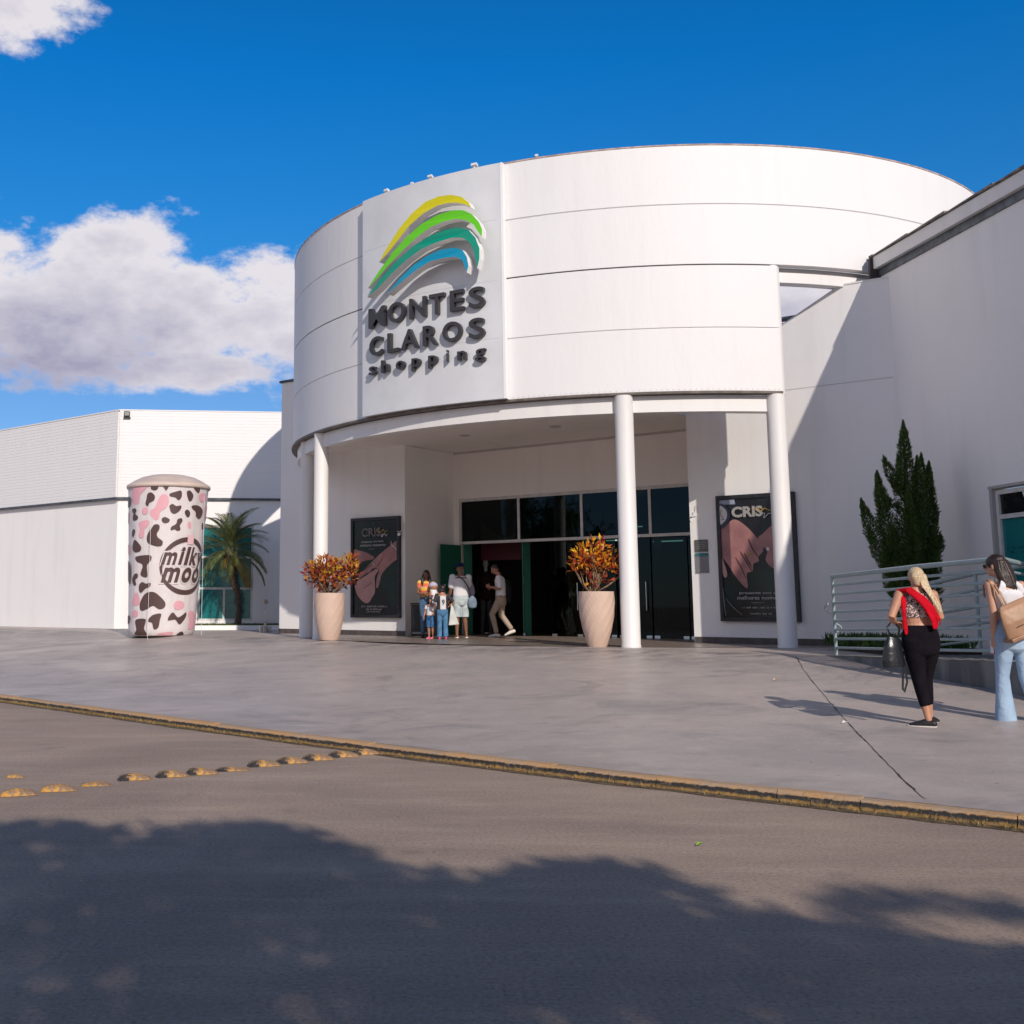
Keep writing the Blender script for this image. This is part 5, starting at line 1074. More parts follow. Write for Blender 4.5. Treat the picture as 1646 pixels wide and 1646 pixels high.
# small upright ornament on the forecourt left of the columns
ot = empty('garden_ornament', (-3.12, 33.0, ZP), 0, 'small pale garden ornament with a curved post and round head above little pots', 'ornament')
OR = mat('ornament_paint', (0.60, 0.56, 0.50), 0.6, var=0.4, vscale=12)
mb = MB(); mb.loft([(0, 0, 0.15), (0.02, 0, 0.4), (-0.01, 0, 0.65), (0.01, 0, 0.80)], [0.05, 0.025, 0.02, 0.02], 10); mb.build('post', OR, ot, smooth=True)
mb = MB(); mb.ball((0.01, 0, 0.86), (0.055, 0.055, 0.07)); mb.ball((0.06, 0, 0.84), (0.03, 0.02, 0.02)); mb.build('head', mat('ornament_head', (0.30, 0.22, 0.16), 0.6), ot, smooth=True)
for dx, dy in ((-.12, -.02), (0, -.1), (.12, 0)):
    mb = MB(); mb.lathe([(0.001, 0), (0.045, 0), (0.065, 0.17), (0.055, 0.17), (0.04, 0.03), (0.001, 0.03)], n=18, c=(dx, dy)); mb.build('little_pot', OR, ot, smooth='auto')
mb = MB(); mb.lathe([(0.001, 0), (0.09, 0), (0.06, 0.1), (0.05, 0.2), (0.001, 0.22)], n=18); mb.build('base', OR, ot, smooth='auto')
# weeds along the kerb --------------------------------------------------
random.seed(9); mb = MB()
WEED = leafmat('dry_weeds', [(0.30, 0.20, 0.07), (0.42, 0.28, 0.10), (0.20, 0.17, 0.05), (0.48, 0.34, 0.15)], 0.8)
for k in range(5200):
    s = random.uniform(0, L[-1]); p, d = on_kerb(s)
    if not (-8 < p.x < 5): continue
    w_ = 0.5 + 0.5 * noise.noise(Vector((p.x * 1.7, p.y * 1.7, 0))) + (0.35 if p.x < -0.6 or p.x > 3.2 else -0.1)
    if random.random() > w_: continue
    nrm = Vector((-d.y, d.x, 0)); nrm = -nrm if nrm.dot(Vector((-1, -1, 0))) < 0 else nrm
    q_ = p + nrm * random.uniform(0.07, 0.17); leaf(mb, q_ + Vector((0, 0, 0.008)), Vector((random.uniform(-.8, .8), random.uniform(-.8, .8), 1)), rv(), random.uniform(.015, .06), 0.008, 0.1, 0.2)
o = mb.build('kerb_weeds', WEED, raw=True); tag(o, 'dry straw coloured weeds along the foot of the kerb', 'weeds', kind='stuff')

# ================================================================== ROAD STUDS
def stud(seed, worn):
    random.seed(seed); mb = MB(); nx, ny = 14, 8; g_ = []
    for i in range(nx + 1):
        row = []
        for j in range(ny + 1):
            u = -1 + 2 * i / nx; v = -1 + 2 * j / ny; h = max(0, 1 - abs(u) ** 4) ** 0.5 * max(0, 1 - abs(v) ** 2.2) ** 0.5
            h *= (1 - 0.55 * max(0, u) ) ; h *= 0.9 + 0.22 * noise.noise(Vector((u * 2, v * 2, seed)))
            row.append(mb.verts([(u * 0.145 * (1 - 0.08 * v * v), v * 0.075, max(0, h) * 0.052 + 0.003)])[0])
        g_.append(row)
    for i in range(nx):
        for j in range(ny):
            mb.mi = 1 if (i < 4 + (j % 2) and worn) else 0; mb.face([g_[i][j], g_[i + 1][j], g_[i + 1][j + 1], g_[i][j + 1]])
    return mb
SPOS = [(-2.737, 9.156), (-2.483, 9.365), (-2.258, 9.647), (-2.009, 9.948), (-1.728, 10.123), (-1.496, 10.268), (-1.255, 10.494), (-1.008, 10.77), (-0.769, 10.977), (-0.539, 11.192), (-0.305, 11.415), (-0.10, 11.60)]
ORD = ['nearest the left edge of the picture, fully yellow', 'second from the left, fully yellow', 'third from the left, flat and sandy', 'fourth from the left, orange with a broad foot', 'fifth from the left', 'sixth from the left', 'seventh from the left, low and worn', 'eighth from the left, with a dark nose', 'ninth from the left, bright yellow tail', 'tenth from the left, yellow with a black end', 'second nearest to the kerb', 'nearest to the kerb']
for i, (x, y) in enumerate(SPOS):
    o = stud(i + 2, i > 2).build('road_stud', [STUD, STUDB], smooth=True); k = 1.0 if i < 6 else 1.08
    o.location = (x, y, 0.0); o.rotation_euler = (0, 0, R_(18 + random.uniform(-6, 6))); o.scale = (k * (0.85 if i == 2 else 1), k, (0.55 if i in (2, 6) else 1.0))
    tag(o, 'worn yellow road stud, ' + ORD[i], 'road stud', 'row of yellow road studs across the lane')
o = stud(44, False).build('road_stud', [STUD, STUDB], smooth=True); o.location = (-3.03, 10.05, 0); o.scale = (0.55, 0.4, 0.6); tag(o, 'broken yellow stud fragment lying alone behind the row', 'road stud')
def litter(name, x, y, sz, m, label, cat):
    z = 0.006 if x + y < 11.7 else ground_h(x, y) + 0.006
    mb = MB(Matrix.Translation((x, y, z))); leaf(mb, Vector((-sz / 2, 0, 0)), Vector((1, 0.3, 0.12)), Vector((0, 0, 1)), sz, sz * .6, 0.5, -0.1); o = mb.build(name, m, raw=True); tag(o, label, cat)
litter('fallen_leaf', 1.96, 7.26, 0.055, mat('fresh_leaf', (0.22, 0.38, 0.04), 0.6), 'small fresh green leaf lying on the asphalt', 'leaf')
litter('paper_scrap', 4.88, 12.3, 0.08, WHITEP, 'small white paper scrap on the forecourt left of the blonde woman', 'litter')
litter('paper_scrap', 5.4, 15.9, 0.09, mat('straw_scrap', (0.5, 0.4, 0.28), 0.8), 'pale yellow scrap on the forecourt near the ramp', 'litter')

# ================================================================== STREET TREES BEHIND THE VIEWER (their shade falls on the road)
LEAFT = leafmat('street_tree_leaf', [(0.03, 0.06, 0.012), (0.05, 0.09, 0.02), (0.075, 0.12, 0.03)], 0.5)
outline = [(-10, 9.5), (-6.5, 8.5), (-3.5, 7.7), (-2.5, 7.97), (-1.98, 8.04), (-1.58, 7.6), (-1.34, 7.78), (-1.12, 7.95), (-0.64, 8.05), (-0.25, 7.5), (0.0, 6.93), (0.15, 6.45), (0.39, 6.5), (0.75, 6.47), (0.93, 6.8), (1.23, 6.88), (1.52, 6.77), (1.6, 6.3), (1.74, 5.95), (1.86, 5.68), (2.05, 5.55), (2.26, 5.4), (2.5, 5.2), (3.0, 5.0), (4.0, 4.9), (6, 5.5), (9, 4.2)]
def edge_y(x):
    for i in range(len(outline) - 1):
        if outline[i][0] <= x <= outline[i + 1][0]:
            t = (x - outline[i][0]) / (outline[i + 1][0] - outline[i][0]); return outline[i][1] + t * (outline[i + 1][1] - outline[i][1])
    return 4.0
SL = math.tan(SUN_EL); sx_, sy_ = math.sin(SUN_AZ), -math.cos(SUN_AZ)
def street_tree(label, cx, x0, x1, seed, n):
    random.seed(seed); base = Vector((cx + sx_ * 13, 2.2 + sy_ * 13, 0)); t = empty('street_tree', base, 0, label, 'tree', 'street trees shading the road')
    cr = MB()  # foliage deep behind the shade edge is added to block sky light
    k = 0
    while k < n:
        gx = random.uniform(x0, x1); ey = edge_y(gx) + 0.14 * noise.noise(Vector((gx * 5.1, 0, 2))) + 0.09 * noise.noise(Vector((gx * 13.0, 3, 2))); gy = ey - 0.05 - random.random() ** 1.15 * 13.0
        if gy < ey - 0.5 and noise.noise(Vector((gx * 2.4, gy * 2.0, 4))) > 0.50: k += 0.3; continue
        d = random.uniform(max(7.5, (gy + 3.4) / 0.96), 12.5 if gy > ey - 1.2 else 16.5); p = Vector((gx + sx_ * d, gy + sy_ * d, d * SL)); k += 1
        for _ in range(4 if gy < ey - 1 else 3): leaf(cr, p + rv() * 0.09, rv(), rv(), random.uniform(.12, .22), 0.10, 0.15, 0.1)
    if x0 < 2.3 < x1:                                     # a stray branch reaching out to the right
        for k in range(700):
            gx = random.uniform(2.1, 3.6); c_ = 6.0 - 0.42 * abs(gx - 2.6) - 0.1 * gx + 0.25; gy = c_ + random.gauss(0, 0.13) - (0.1 if gx < 2.3 else 0)
            if noise.noise(Vector((gx * 5, gy * 7, 1))) > 0.12: continue
            d = random.uniform(12.0, 13.0); leaf(cr, Vector((gx + sx_ * d, gy + sy_ * d, d * SL)), rv(), rv(), 0.13, 0.07, 0.1, 0.1)
    adopt(cr.build('crown', LEAFT, raw=True), t)
    tr = MB(); tr.loft([base, base + Vector((0.1, 0, 2)), base + Vector((0, 0.2, 4.2))], [0.24, 0.2, 0.15], 12)
    for j in range(7):
        a = random.uniform(0, 6.28); tr.loft([base + Vector((0, 0.1, 3.2 + 0.1 * j)), base + Vector((math.cos(a) * 1.0, math.sin(a) * 1.0, 5.0)), base + Vector((math.cos(a) * 2.4, math.sin(a) * 2.4, 6.6))], [0.1, 0.06, 0.025], 8)
    adopt(tr.build('trunk', mat('tree_bark', (0.11, 0.08, 0.06), 0.9, var=0.4, vscale=9), smooth=True), t)
random.seed(77); gt = empty('car_park_tree', (-38, 15, 0), 0, 'leafy tree across the car park to the left, mirrored in the entrance glass', 'tree', 'car park trees left of the view')
mb = MB()
for b in range(22):
    c_ = Vector((random.gauss(0, 1.5), random.gauss(0, 1.5), random.uniform(3.0, 6.6)))
    for k in range(150): leaf(mb, c_ + rv() * random.uniform(.2, 1.05), rv(), rv(), random.uniform(.18, .32), .13, .15, .1)
mb.build('crown', LEAFT, gt, raw=True)
mb = MB(); mb.loft([(0, 0, 0), (.1, 0, 1.6), (0, .1, 3.6), (.2, 0, 5.2)], [.22, .17, .13, .05], 10); mb.build('trunk', mat('tree_bark', (0.11, 0.08, 0.06), 0.9, var=0.4, vscale=9), gt, smooth=True)
for x_, y_, r_, s_ in ((-46, 22, 1.2, 1.2), (-34, 24, 2.5, .85), (-50, 12, 4.0, 1.3), (-42, 30, 5.2, 1.0), (-58, 34, .6, 1.5)):
    r2 = gt.copy(); COL.objects.link(r2); r2.location = (x_, y_, 0); r2.rotation_euler = (0, 0, r_); r2.scale = (s_,) * 3
    for ch in [o for o in bpy.data.objects if o.parent == gt]: c2 = ch.copy(); COL.objects.link(c2); c2.parent = r2
street_tree('broad leafy street tree behind the viewer on the left', -3.2, -9.5, -0.1, 21, 15000)
street_tree('broad leafy street tree behind the viewer on the right', 2.6, -0.1, 9.0, 22, 17000)
# ================================================================== PEOPLE
SKINW = mat('tanned_skin', (0.50, 0.245, 0.15), 0.5, var=0.12, vscale=8); SKINB = mat('brown_skin', (0.23, 0.105, 0.06), 0.5, var=0.12, vscale=8); SKINM = mat('warm_skin', (0.40, 0.19, 0.115), 0.5, var=0.12, vscale=8)
V = Vector
BASE = dict(pel=(0, 0, .93), wai=(0, 0, 1.08), che=(0, 0, 1.26), nek=(0, -.005, 1.43), hed=(0, .03, 1.585), shL=(-.165, 0, 1.375), elL=(-.22, -.02, 1.12), wrL=(-.23, .03, .89),
            shR=(.165, 0, 1.375), elR=(.22, -.02, 1.12), wrR=(.23, .03, .89), hiL=(-.085, 0, .90), knL=(-.09, .015, .49), anL=(-.09, -.01, .085), hiR=(.085, 0, .90), knR=(.09, .015, .49), anR=(.09, -.01, .085))
def hand(mb, w, d, n, curl=0.7):
    """palm, four bent fingers of unequal length and a thumb; d = direction of the hand, n = palm normal, curl bends the fingers towards n"""
    d = d.normalized(); n = (n - d * n.dot(d)).normalized(); l = d.cross(n)
    mb.loft([w - d * .01, w + d * .035, w + d * .085], [(.026, .018), (.038, .017), (.040, .014)], 10, 'round', up=l)
    for i, ln in enumerate((.070, .080, .074, .058)):
        b = w + d * .078 + l * (-.031 + .0205 * i); c1 = curl * .5; c2 = curl
        p1 = b + (d * math.cos(c1) + n * math.sin(c1)) * ln * .5; p2 = p1 + (d * math.cos(c2 * 1.3) + n * math.sin(c2 * 1.3)) * ln * .3; p3 = p2 + (d * math.cos(c2 * 1.9) + n * math.sin(c2 * 1.9)) * ln * .25
        mb.loft([b, p1, p2, p3], [.0088, .0082, .0075, .0066], 8, 'round')
    b = w + d * .018 - l * .030; mb.loft([b, b + (d * .55 - l * .6 + n * .3) * .045, b + (d * .95 - l * .5 + n * .6) * .070], [.012, .010, .008], 8, 'round')
def head_shape(mb, J, yaw, pitch):
    c = V(J['hed']); M = Matrix.Translation(c) @ Matrix.Rotation(R_(yaw), 4, 'Z') @ Matrix.Rotation(R_(pitch), 4, 'X'); old = mb.M; mb.M = old @ M
    mb.ball((0, -.008, .018), (.072, .090, .086), 16, 12); mb.ball((0, .022, -.040), (.054, .060, .066), 14, 10); mb.ball((0, .048, -.078), (.026, .024, .022), 10, 8)
    mb.loft([(0, .082, .012), (0, .098, -.022), (0, .088, -.030)], [.009, .013, .010], 8, 'round')
    mb.loft([(-.018, .074, -.052), (0, .080, -.052), (.018, .074, -.052)], [.007, .009, .007], 8, 'round')
    mb.loft([(-.034, .072, .012), (0, .080, .020), (.034, .072, .012)], [.007, .008, .007], 8, 'round')
    for s in (-1, 1): mb.ball((s * .073, -.004, -.010), (.010, .020, .031), 8, 8)
    mb.M = old; return M
def human(t, J, skin, yaw=0, pitch=0, voxel=.0065, wide=1.0, hands=None, feet=True, female=True, curl=(.8, .8), palm=None, toe=None, bare=False):
    J = {**BASE, **J}; g_ = {k: V(v) for k, v in J.items()}; mb = MB(); W = wide
    up = (1, 0, 0); a, b = g_['pel'], g_['wai']
    mb.loft([a + V((0, 0, -.09)), a, a.lerp(b, .55), b, b.lerp(g_['che'], .5), g_['che'], g_['che'].lerp(g_['nek'], .55), g_['nek'] + V((0, 0, -.02)), g_['nek'] + V((0, 0, .03)), g_['hed'] + V((0, -.02, -.06))],
            [(.13 * W, .10 * W), (.168 * W, .115 * W), (.158 * W, .112 * W), (.130 * W, .098 * W), (.138 * W, .10 * W), (.160 * W, .112 * W), (.158 * W, .10 * W), (.085, .065), (.053, .055), (.048, .052)], 20, 'round', up=up)
    for s in 'LR':
        sh, el, wr = g_['sh' + s], g_['el' + s], g_['wr' + s]
        mb.ball(sh, (.052 * W, .05 * W, .05 * W)); mb.loft([sh, sh.lerp(el, .5), el, el.lerp(wr, .35), wr], [.048 * W, .043 * W, .036 * W, .037 * W, .024], 14, 'round')
        d = (wr - el).normalized(); n = V(palm[s]) if palm and s in palm else V(((1 if s == 'L' else -1), 0.1, 0)); hand(mb, wr + d * .01, d if not (hands and s in hands) else V(hands[s]), n, curl['LR'.index(s)])
        hi, kn, an = g_['hi' + s], g_['kn' + s], g_['an' + s]
        mb.loft([hi, hi.lerp(kn, .45), kn, kn.lerp(an, .35), an.lerp(kn, .12), an], [.088 * W, .076 * W, .054 * W, .054 * W, .036, .034], 16, 'round')
        td = V(toe[s]) if toe and s in toe else V((0.12 * (1 if s == 'R' else -1), 1, -0.06)); td.normalize()
        mb.loft([an + td * -.035 + V((0, 0, -.045)), an + td * .05 + V((0, 0, -.04)), an + td * .13 + V((0, 0, -.055)), an + td * .17 + V((0, 0, -.062))], [.030, (.036, .034), (.040, .022), (.030, .015)], 12, 'round', up=td.cross(V((0, 0, 1))))
    M = head_shape(mb, J, yaw, pitch)
    mb.build('body', skin, t, voxel=voxel, sm=3)
    return g_, M
def eyes(t, M):
    mb = MB(M)
    for s in (-1, 1): mb.ball((s * .027, .078, -.002), (.011, .006, .006), 8, 6)
    mb.build('eyes', mat('eye_dark', (0.02, 0.012, 0.01), 0.2), t, smooth=True)
def cloth(t, name, m, build, voxel=.008, sm=5):
    mb = MB(); build(mb); return mb.build(name, m, t, voxel=voxel, sm=sm)
def person(label, x, y, rz, h, z=None, group=None):
    t = empty('person', (x, y, z if z is not None else ground_h(x, y)), R_(rz), label, 'person', group); t.scale = (h / 1.69,) * 3; return t
def fabric(name, c, rough=0.85, var=0.2, vs=6, b=0.5, bs=14):
    return mat(name, c, rough, spec=0.12, var=var, vscale=vs, bump=b, bscale=bs)
def hips(mb, a, rx, ry, top):
    """seat of a pair of trousers: from the crotch up to the waistband"""
    mb.loft([a + V((0, 0, -.215)), a + V((0, 0, -.18)), a + V((0, 0, -.12)), a + V((0, 0, -.04)), a + V((0, 0, .05)), a + V((0, 0, top))],
            [(rx * .35, ry * .55), (rx * .78, ry * .86), (rx * .98, ry * .98), (rx, ry), (rx * .93, ry * .94), (rx * .80, ry * .84)], 22, True, up=(1, 0, 0))
def shoe(mb, an, td, lo=0.0, hi_=True):
    td = V(td).normalized(); L_ = td.cross(V((0, 0, 1)))
    mb.loft([an + td * -.045 + V((0, 0, -.040)), an + td * .04 + V((0, 0, -.036)), an + td * .12 + V((0, 0, -.050)), an + td * .175 + V((0, 0, -.060))], [(.038, .040), (.045, .044), (.047, .030), (.036, .022)], 14, 'round', up=L_)
def sole(mb, an, td):
    td = V(td).normalized(); L_ = td.cross(V((0, 0, 1)))
    mb.loft([an + td * -.075 + V((0, 0, -.073)), an + td * -.04 + V((0, 0, -.073)), an + td * .08 + V((0, 0, -.073)), an + td * .16 + V((0, 0, -.073)), an + td * .205 + V((0, 0, -.070))], [(.026, .014), (.043, .014), (.050, .014), (.046, .014), (.022, .012)], 14, True, up=L_)

# --- blonde woman on the right -----------------------------------------------
wx, wy = 5.60, 11.98
t = person('blonde woman seen from behind with a red jacket over her shoulder and black trousers', wx, wy, 4, 1.60, z=0.215)
J = dict(pel=(-.035, 0, .95), wai=(-.045, .01, 1.09), che=(-.045, .02, 1.27), nek=(-.035, .03, 1.445), hed=(-.01, .06, 1.585), shL=(-.235, .01, 1.40), elL=(-.40, -.10, 1.165), wrL=(-.27, .08, 1.10),
         shR=(.145, .02, 1.40), elR=(.215, .02, 1.16), wrR=(.13, .20, 1.06), hiL=(-.125, 0, .90), hiR=(.06, 0, .90), knL=(-.085, .0, .50), anL=(-.045, -.07, .085), knR=(.045, .10, .50), anR=(.085, .14, .10))
TO = dict(L=(-.8, .6, 0), R=(.75, .6, 0))
g_, M = human(t, J, SKINW, yaw=-14, pitch=-6, voxel=.006, wide=1.10, curl=(1.2, 1.0), toe=TO, hands=dict(L=(.9, .5, -.1)), palm=dict(L=(0, -.4, -1)))
BLK = fabric('black_jersey', (0.009, 0.007, 0.011), 0.9, 0.3, 5, 1.0, 7)
def f(mb):
    hips(mb, g_['pel'], .205, .145, .125)
    for s, k in (('L', 1), ('R', 1)):
        hi, kn, an = g_['hi' + s], g_['kn' + s], g_['an' + s]; e = an.lerp(kn, .40); mb.loft([hi + V((0, -.01, .02)), hi.lerp(kn, .35), hi.lerp(kn, .75), kn, kn.lerp(e, .5), e, e + V((0, 0, -.035))], [(.112, .115), .106, .082, .072, .066, .056, .046], 18, True)
cloth(t, 'trousers', BLK, f)
g = NT('leopard_print'); vo = g.t.nodes.new('ShaderNodeTexVoronoi'); vo.inputs['Scale'].default_value = 34; g.link(g.mapping((1, 1, 0.8)), vo.inputs['Vector']); nn = g.noise(40, 4, 0.6)
dd = g.math('ADD', vo.outputs[0], g.math('MULTIPLY', g.math('SUBTRACT', nn, 0.5), 0.5)); ring = g.math('MULTIPLY', g.rng(dd, 0.30, 0.36), g.rng(dd, 0.60, 0.52)); c = g.mix(ring, (0.58, 0.44, 0.40), (0.055, 0.022, 0.022)); LEO = g.out(c, 0.7)
def f(mb):
    c = g_['che']; mb.loft([c + V((0, 0, -.115)), c + V((0, 0, -.05)), c + V((0, 0, .03)), c + V((0, 0, .10)), c + V((0, 0, .15))], [(.166, .125), (.182, .130), (.186, .130), (.172, .112), (.115, .085)], 22, True, up=(1, 0, 0))
cloth(t, 'crop_top', LEO, f, .007)
RED = fabric('red_knit', (0.62, 0.004, 0.018), 0.8, 0.25, 8, 0.8, 22)
def f(mb):
    mb.loft([(-.205, .10, 1.34), (-.215, .03, 1.445), (-.165, -.06, 1.455), (-.10, -.125, 1.38), (-.03, -.155, 1.28), (.03, -.165, 1.16), (.055, -.155, 1.055)], [(.05, .02), (.055, .028), (.070, .03), (.074, .030), (.070, .030), (.072, .026), (.068, .016)], 14, 'round', up=(1, 0.2, 0))
    for k in (-.045, -.01, .03, .06): mb.loft([(-.19 + k * .8, -.04, 1.475 - abs(k) * .3), (-.11 + k, -.155, 1.38), (-.035 + k, -.185, 1.27), (.03 + k * .9, -.193, 1.15), (.058 + k * .75, -.165, 1.075)], [.008, .011, .012, .010, .005], 8, 'round')
    mb.loft([(-.225, .0, 1.42), (-.235, -.07, 1.33), (-.245, -.08, 1.2), (-.23, -.06, 1.06), (-.215, -.05, .98)], [(.035, .02), (.03, .018), (.022, .014), (.028, .012), (.02, .008)], 10, 'round', up=(1, 0, 0))
cloth(t, 'jacket', RED, f, .006)
HBL = mat('blonde_hair', (0.72, 0.54, 0.33), 0.45, var=0.5, vscale=30, bump=0.25, bscale=160, stretch=(6, 6, 0.3))
def f(mb):
    mb.M = M; mb.ball((0, -.016, .028), (.083, .098, .090), 18, 12); mb.loft([(0, -.07, .05), (0, -.10, -.01), (-.0, -.085, -.07)], [(.06, .03), (.072, .038), (.05, .035)], 14, 'round', up=(1, 0, 0)); mb.M = I4
    h = g_['hed']; mb.loft([h + V((.01, -.10, -.02)), h + V((.035, -.135, -.10)), h + V((.075, -.165, -.19)), h + V((.115, -.185, -.28)), h + V((.155, -.19, -.37))], [(.040, .03), (.036, .026), (.028, .018), (.020, .012), (.010, .007)], 12, 'round', up=(1, 0, 0))
    for k in range(12):
        a = random.uniform(-1, 1); o_ = V((.042 * a, .012 - .012 * (1 - a * a), 0)); pts = [h + V((.01, -.115, .04)) + o_ * 1.2, h + V((.03, -.155, -.10)) + o_, h + V((.075, -.185, -.20)) + o_ * .8, h + V((.12 + .01 * a, -.200, -.30)) + o_ * .5, h + V((.155, -.198, -.36 - random.random() * .04)) + o_ * .4]
        mb.loft(pts, [.005, .006, .005, .004, .003], 6, True)
cloth(t, 'hair', HBL, f, .0045, 4)
def f(mb):
    for s in 'LR': shoe(mb, g_['an' + s], TO[s])
cloth(t, 'shoes', mat('black_shoe', (0.014, 0.013, 0.014), 0.5), f, .005)
mb = MB()
for s in 'LR': sole(mb, g_['an' + s], TO[s])
mb.build('shoe_soles', mat('cream_sole', (0.66, 0.60, 0.54), 0.6), t, smooth='auto')
# handbag on her left arm: its own thing
b = empty('handbag', t.location + V((-.33, -.02, .60)), R_(10), 'black leather handbag with a long strap hanging from the arm of the blonde woman', 'handbag')
BAGM = mat('black_leather', (0.012, 0.013, 0.017), 0.28, bump=0.2, bscale=30)
mb = MB(); mb.loft([(.0, 0, .0), (-.005, 0, .06), (.0, 0, .20), (.02, 0, .30)], [(.125, .065), (.125, .065), (.100, .050), (.07, .025)], 20, True, up=(1, 0, -.25)); mb.M = I4; mb.build('bag_body', BAGM, b, voxel=.008, sm=4)
mb = MB(); mb.loft([(-.02, .0, .29), (-.03, .03, .40), (.05, .05, .47), (.10, .02, .38), (.06, 0, .28)], [.009] * 5, 8); mb.build('handle', BAGM, b, smooth=True)
mb = MB(); mb.loft([(.10, -.03, .05), (.115, -.03, -.15), (.075, -.03, -.25), (.06, -.03, -.22), (.08, -.03, .02)], [(.012, .003)] * 5, 6, up=(1, 0, 0)); mb.build('strap', BAGM, b)

# --- dark-haired woman at the right edge ---------------------------------------
t = person('dark haired woman in flared pale jeans and white halter top at the right edge', 6.55, 12.05, 6, 1.77, z=0.185)
J = dict(pel=(.0, 0, .95), wai=(-.01, .01, 1.09), che=(-.02, .02, 1.27), nek=(-.03, .04, 1.435), hed=(-.085, .07, 1.58), shL=(-.185, .02, 1.39), elL=(-.20, -.03, 1.12), wrL=(-.185, .02, .885), shR=(.145, .03, 1.385), elR=(.22, .02, 1.14), wrR=(.25, .12, .93),
         hiL=(-.085, 0, .92), hiR=(.09, 0, .92), knL=(-.10, .06, .50), anL=(-.085, .08, .085), knR=(.085, -.02, .50), anR=(.15, -.14, .10))
g_, M = human(t, J, mat('light_skin', (0.56, 0.30, 0.20), 0.5, var=0.1, vscale=8), yaw=38, pitch=-4, voxel=.006, wide=.98, curl=(1.3, .9))
g = NT('pale_denim'); n1 = g.noise(3, 6, 0.6, g.mapping((1.5, 1.5, .5))); n2 = g.noise(60, 3, 0.6, g.mapping((1, 1, .3))); c = g.mix(g.rng(n1, .35, .65), (0.36, 0.50, 0.66), (0.20, 0.31, 0.46)); c = g.mix(g.math('MULTIPLY', n2, .3), c, (0.5, 0.6, 0.7)); g.bump(g.noise(9, 5, .6), .7, .03); DEN = g.out(c, 0.85)
def f(mb):
    hips(mb, g_['pel'], .195, .140, .10)
    for s in 'LR':
        hi, kn, an = g_['hi' + s], g_['kn' + s], g_['an' + s]; mb.loft([hi + V((0, -.01, .02)), hi.lerp(kn, .35), hi.lerp(kn, .75), kn, kn.lerp(an, .35), kn.lerp(an, .7), an + V((0, 0, -.045))], [(.103, .106), .094, .070, .062, .070, .086, .104], 20, True)
cloth(t, 'jeans', DEN, f)
WCL = fabric('white_cotton', (0.74, 0.72, 0.74), 0.85, 0.08, 5, 0.5, 12)
def f(mb):
    c = g_['che']; mb.loft([c + V((0, 0, -.15)), c + V((0, 0, -.06)), c + V((0, 0, .02)), c + V((0, .02, .07))], [(.142, .11), (.162, .122), (.166, .122), (.14, .10)], 22, True, up=(1, 0, 0))
    mb.loft([c + V((-.12, -.085, .04)), c + V((-.09, -.09, .11)), g_['nek'] + V((-.03, -.06, .01))], [(.035, .012)] * 3, 10, True, up=(1, 0, 0)); mb.loft([c + V((.12, -.085, .04)), c + V((.09, -.09, .11)), g_['nek'] + V((.04, -.06, .01))], [(.03, .012)] * 3, 10, True, up=(1, 0, 0))
cloth(t, 'halter_top', WCL, f, .007)
HDK = mat('dark_hair', (0.030, 0.015, 0.011), 0.35, var=0.4, vscale=30, bump=0.25, bscale=160, stretch=(3, 3, 0.35))
def f(mb):
    mb.M = M; mb.ball((0, -.018, .030), (.083, .098, .092), 18, 12); mb.M = I4; h = g_['hed']
    mb.loft([h + V((.03, -.05, .02)), h + V((.055, -.085, -.10)), h + V((.075, -.105, -.20)), h + V((.10, -.115, -.29))], [(.09, .055), (.098, .05), (.082, .038), (.03, .02)], 16, 'round', up=(1, 0, 0))
    for k in range(14):
        a = random.uniform(-1, 1); o_ = V((.075 * a, .016 - .025 * (1 - a * a), 0)); mb.loft([h + V((.02, -.10, .05)) + o_ * .6, h + V((.055, -.125, -.10)) + o_, h + V((.08, -.135, -.20)) + o_ * .9, h + V((.10 + .03 * a, -.13, -.29 - random.random() * .06)) + o_ * .5], [.006, .006, .005, .003], 6, True)
cloth(t, 'hair', HDK, f, .0045, 4)
mb = MB(M)
for s in (-1, 1): mb.ball((s * .034, .086, .002), (.030, .010, .022), 12, 8)
mb.loft([(-.06, .07, .006), (-.078, .02, .01)], [.004] * 2, 6); mb.loft([(.06, .07, .006), (.078, .02, .01)], [.004] * 2, 6); mb.build('sunglasses', mat('dark_lens', (0.008, 0.006, 0.008), 0.1), t, smooth=True)
def f(mb):
    for s in 'LR': shoe(mb, g_['an' + s], (0.1 * (1 if s == 'R' else -1), 1, 0))
cloth(t, 'shoes', mat('pink_shoe', (0.35, 0.05, 0.09), 0.5), f, .006)
b = empty('tote_bag', t.location + V((-.01, -.13, 1.13)), R_(6), 'large light brown tote bag slung across the back of the dark haired woman', 'bag')
TAN = mat('tan_leather', (0.42, 0.235, 0.135), 0.5, var=0.2, vscale=3, bump=0.4, bscale=12)
mb = MB(Matrix.Rotation(R_(-22), 4, 'Y')); mb.loft([(-.0, -.045, -.19), (-.0, -.05, -.165), (0, -.06, 0), (0, -.05, .12), (0, -.03, .17)], [(.215, .045), (.235, .07), (.225, .065), (.19, .035), (.16, .01)], 26, True, up=(1, 0, 0)); mb.M = I4; mb.build('bag_body', TAN, b, voxel=.009, sm=5)
mb = MB(Matrix.Rotation(R_(-22), 4, 'Y')); mb.box(-.238, .238, -.13, .02, -.185, -.145, 0.01); mb.build('bag_base', mat('tan_leather_dark', (0.33, 0.17, 0.09), 0.45, var=0.2, vscale=5), b)
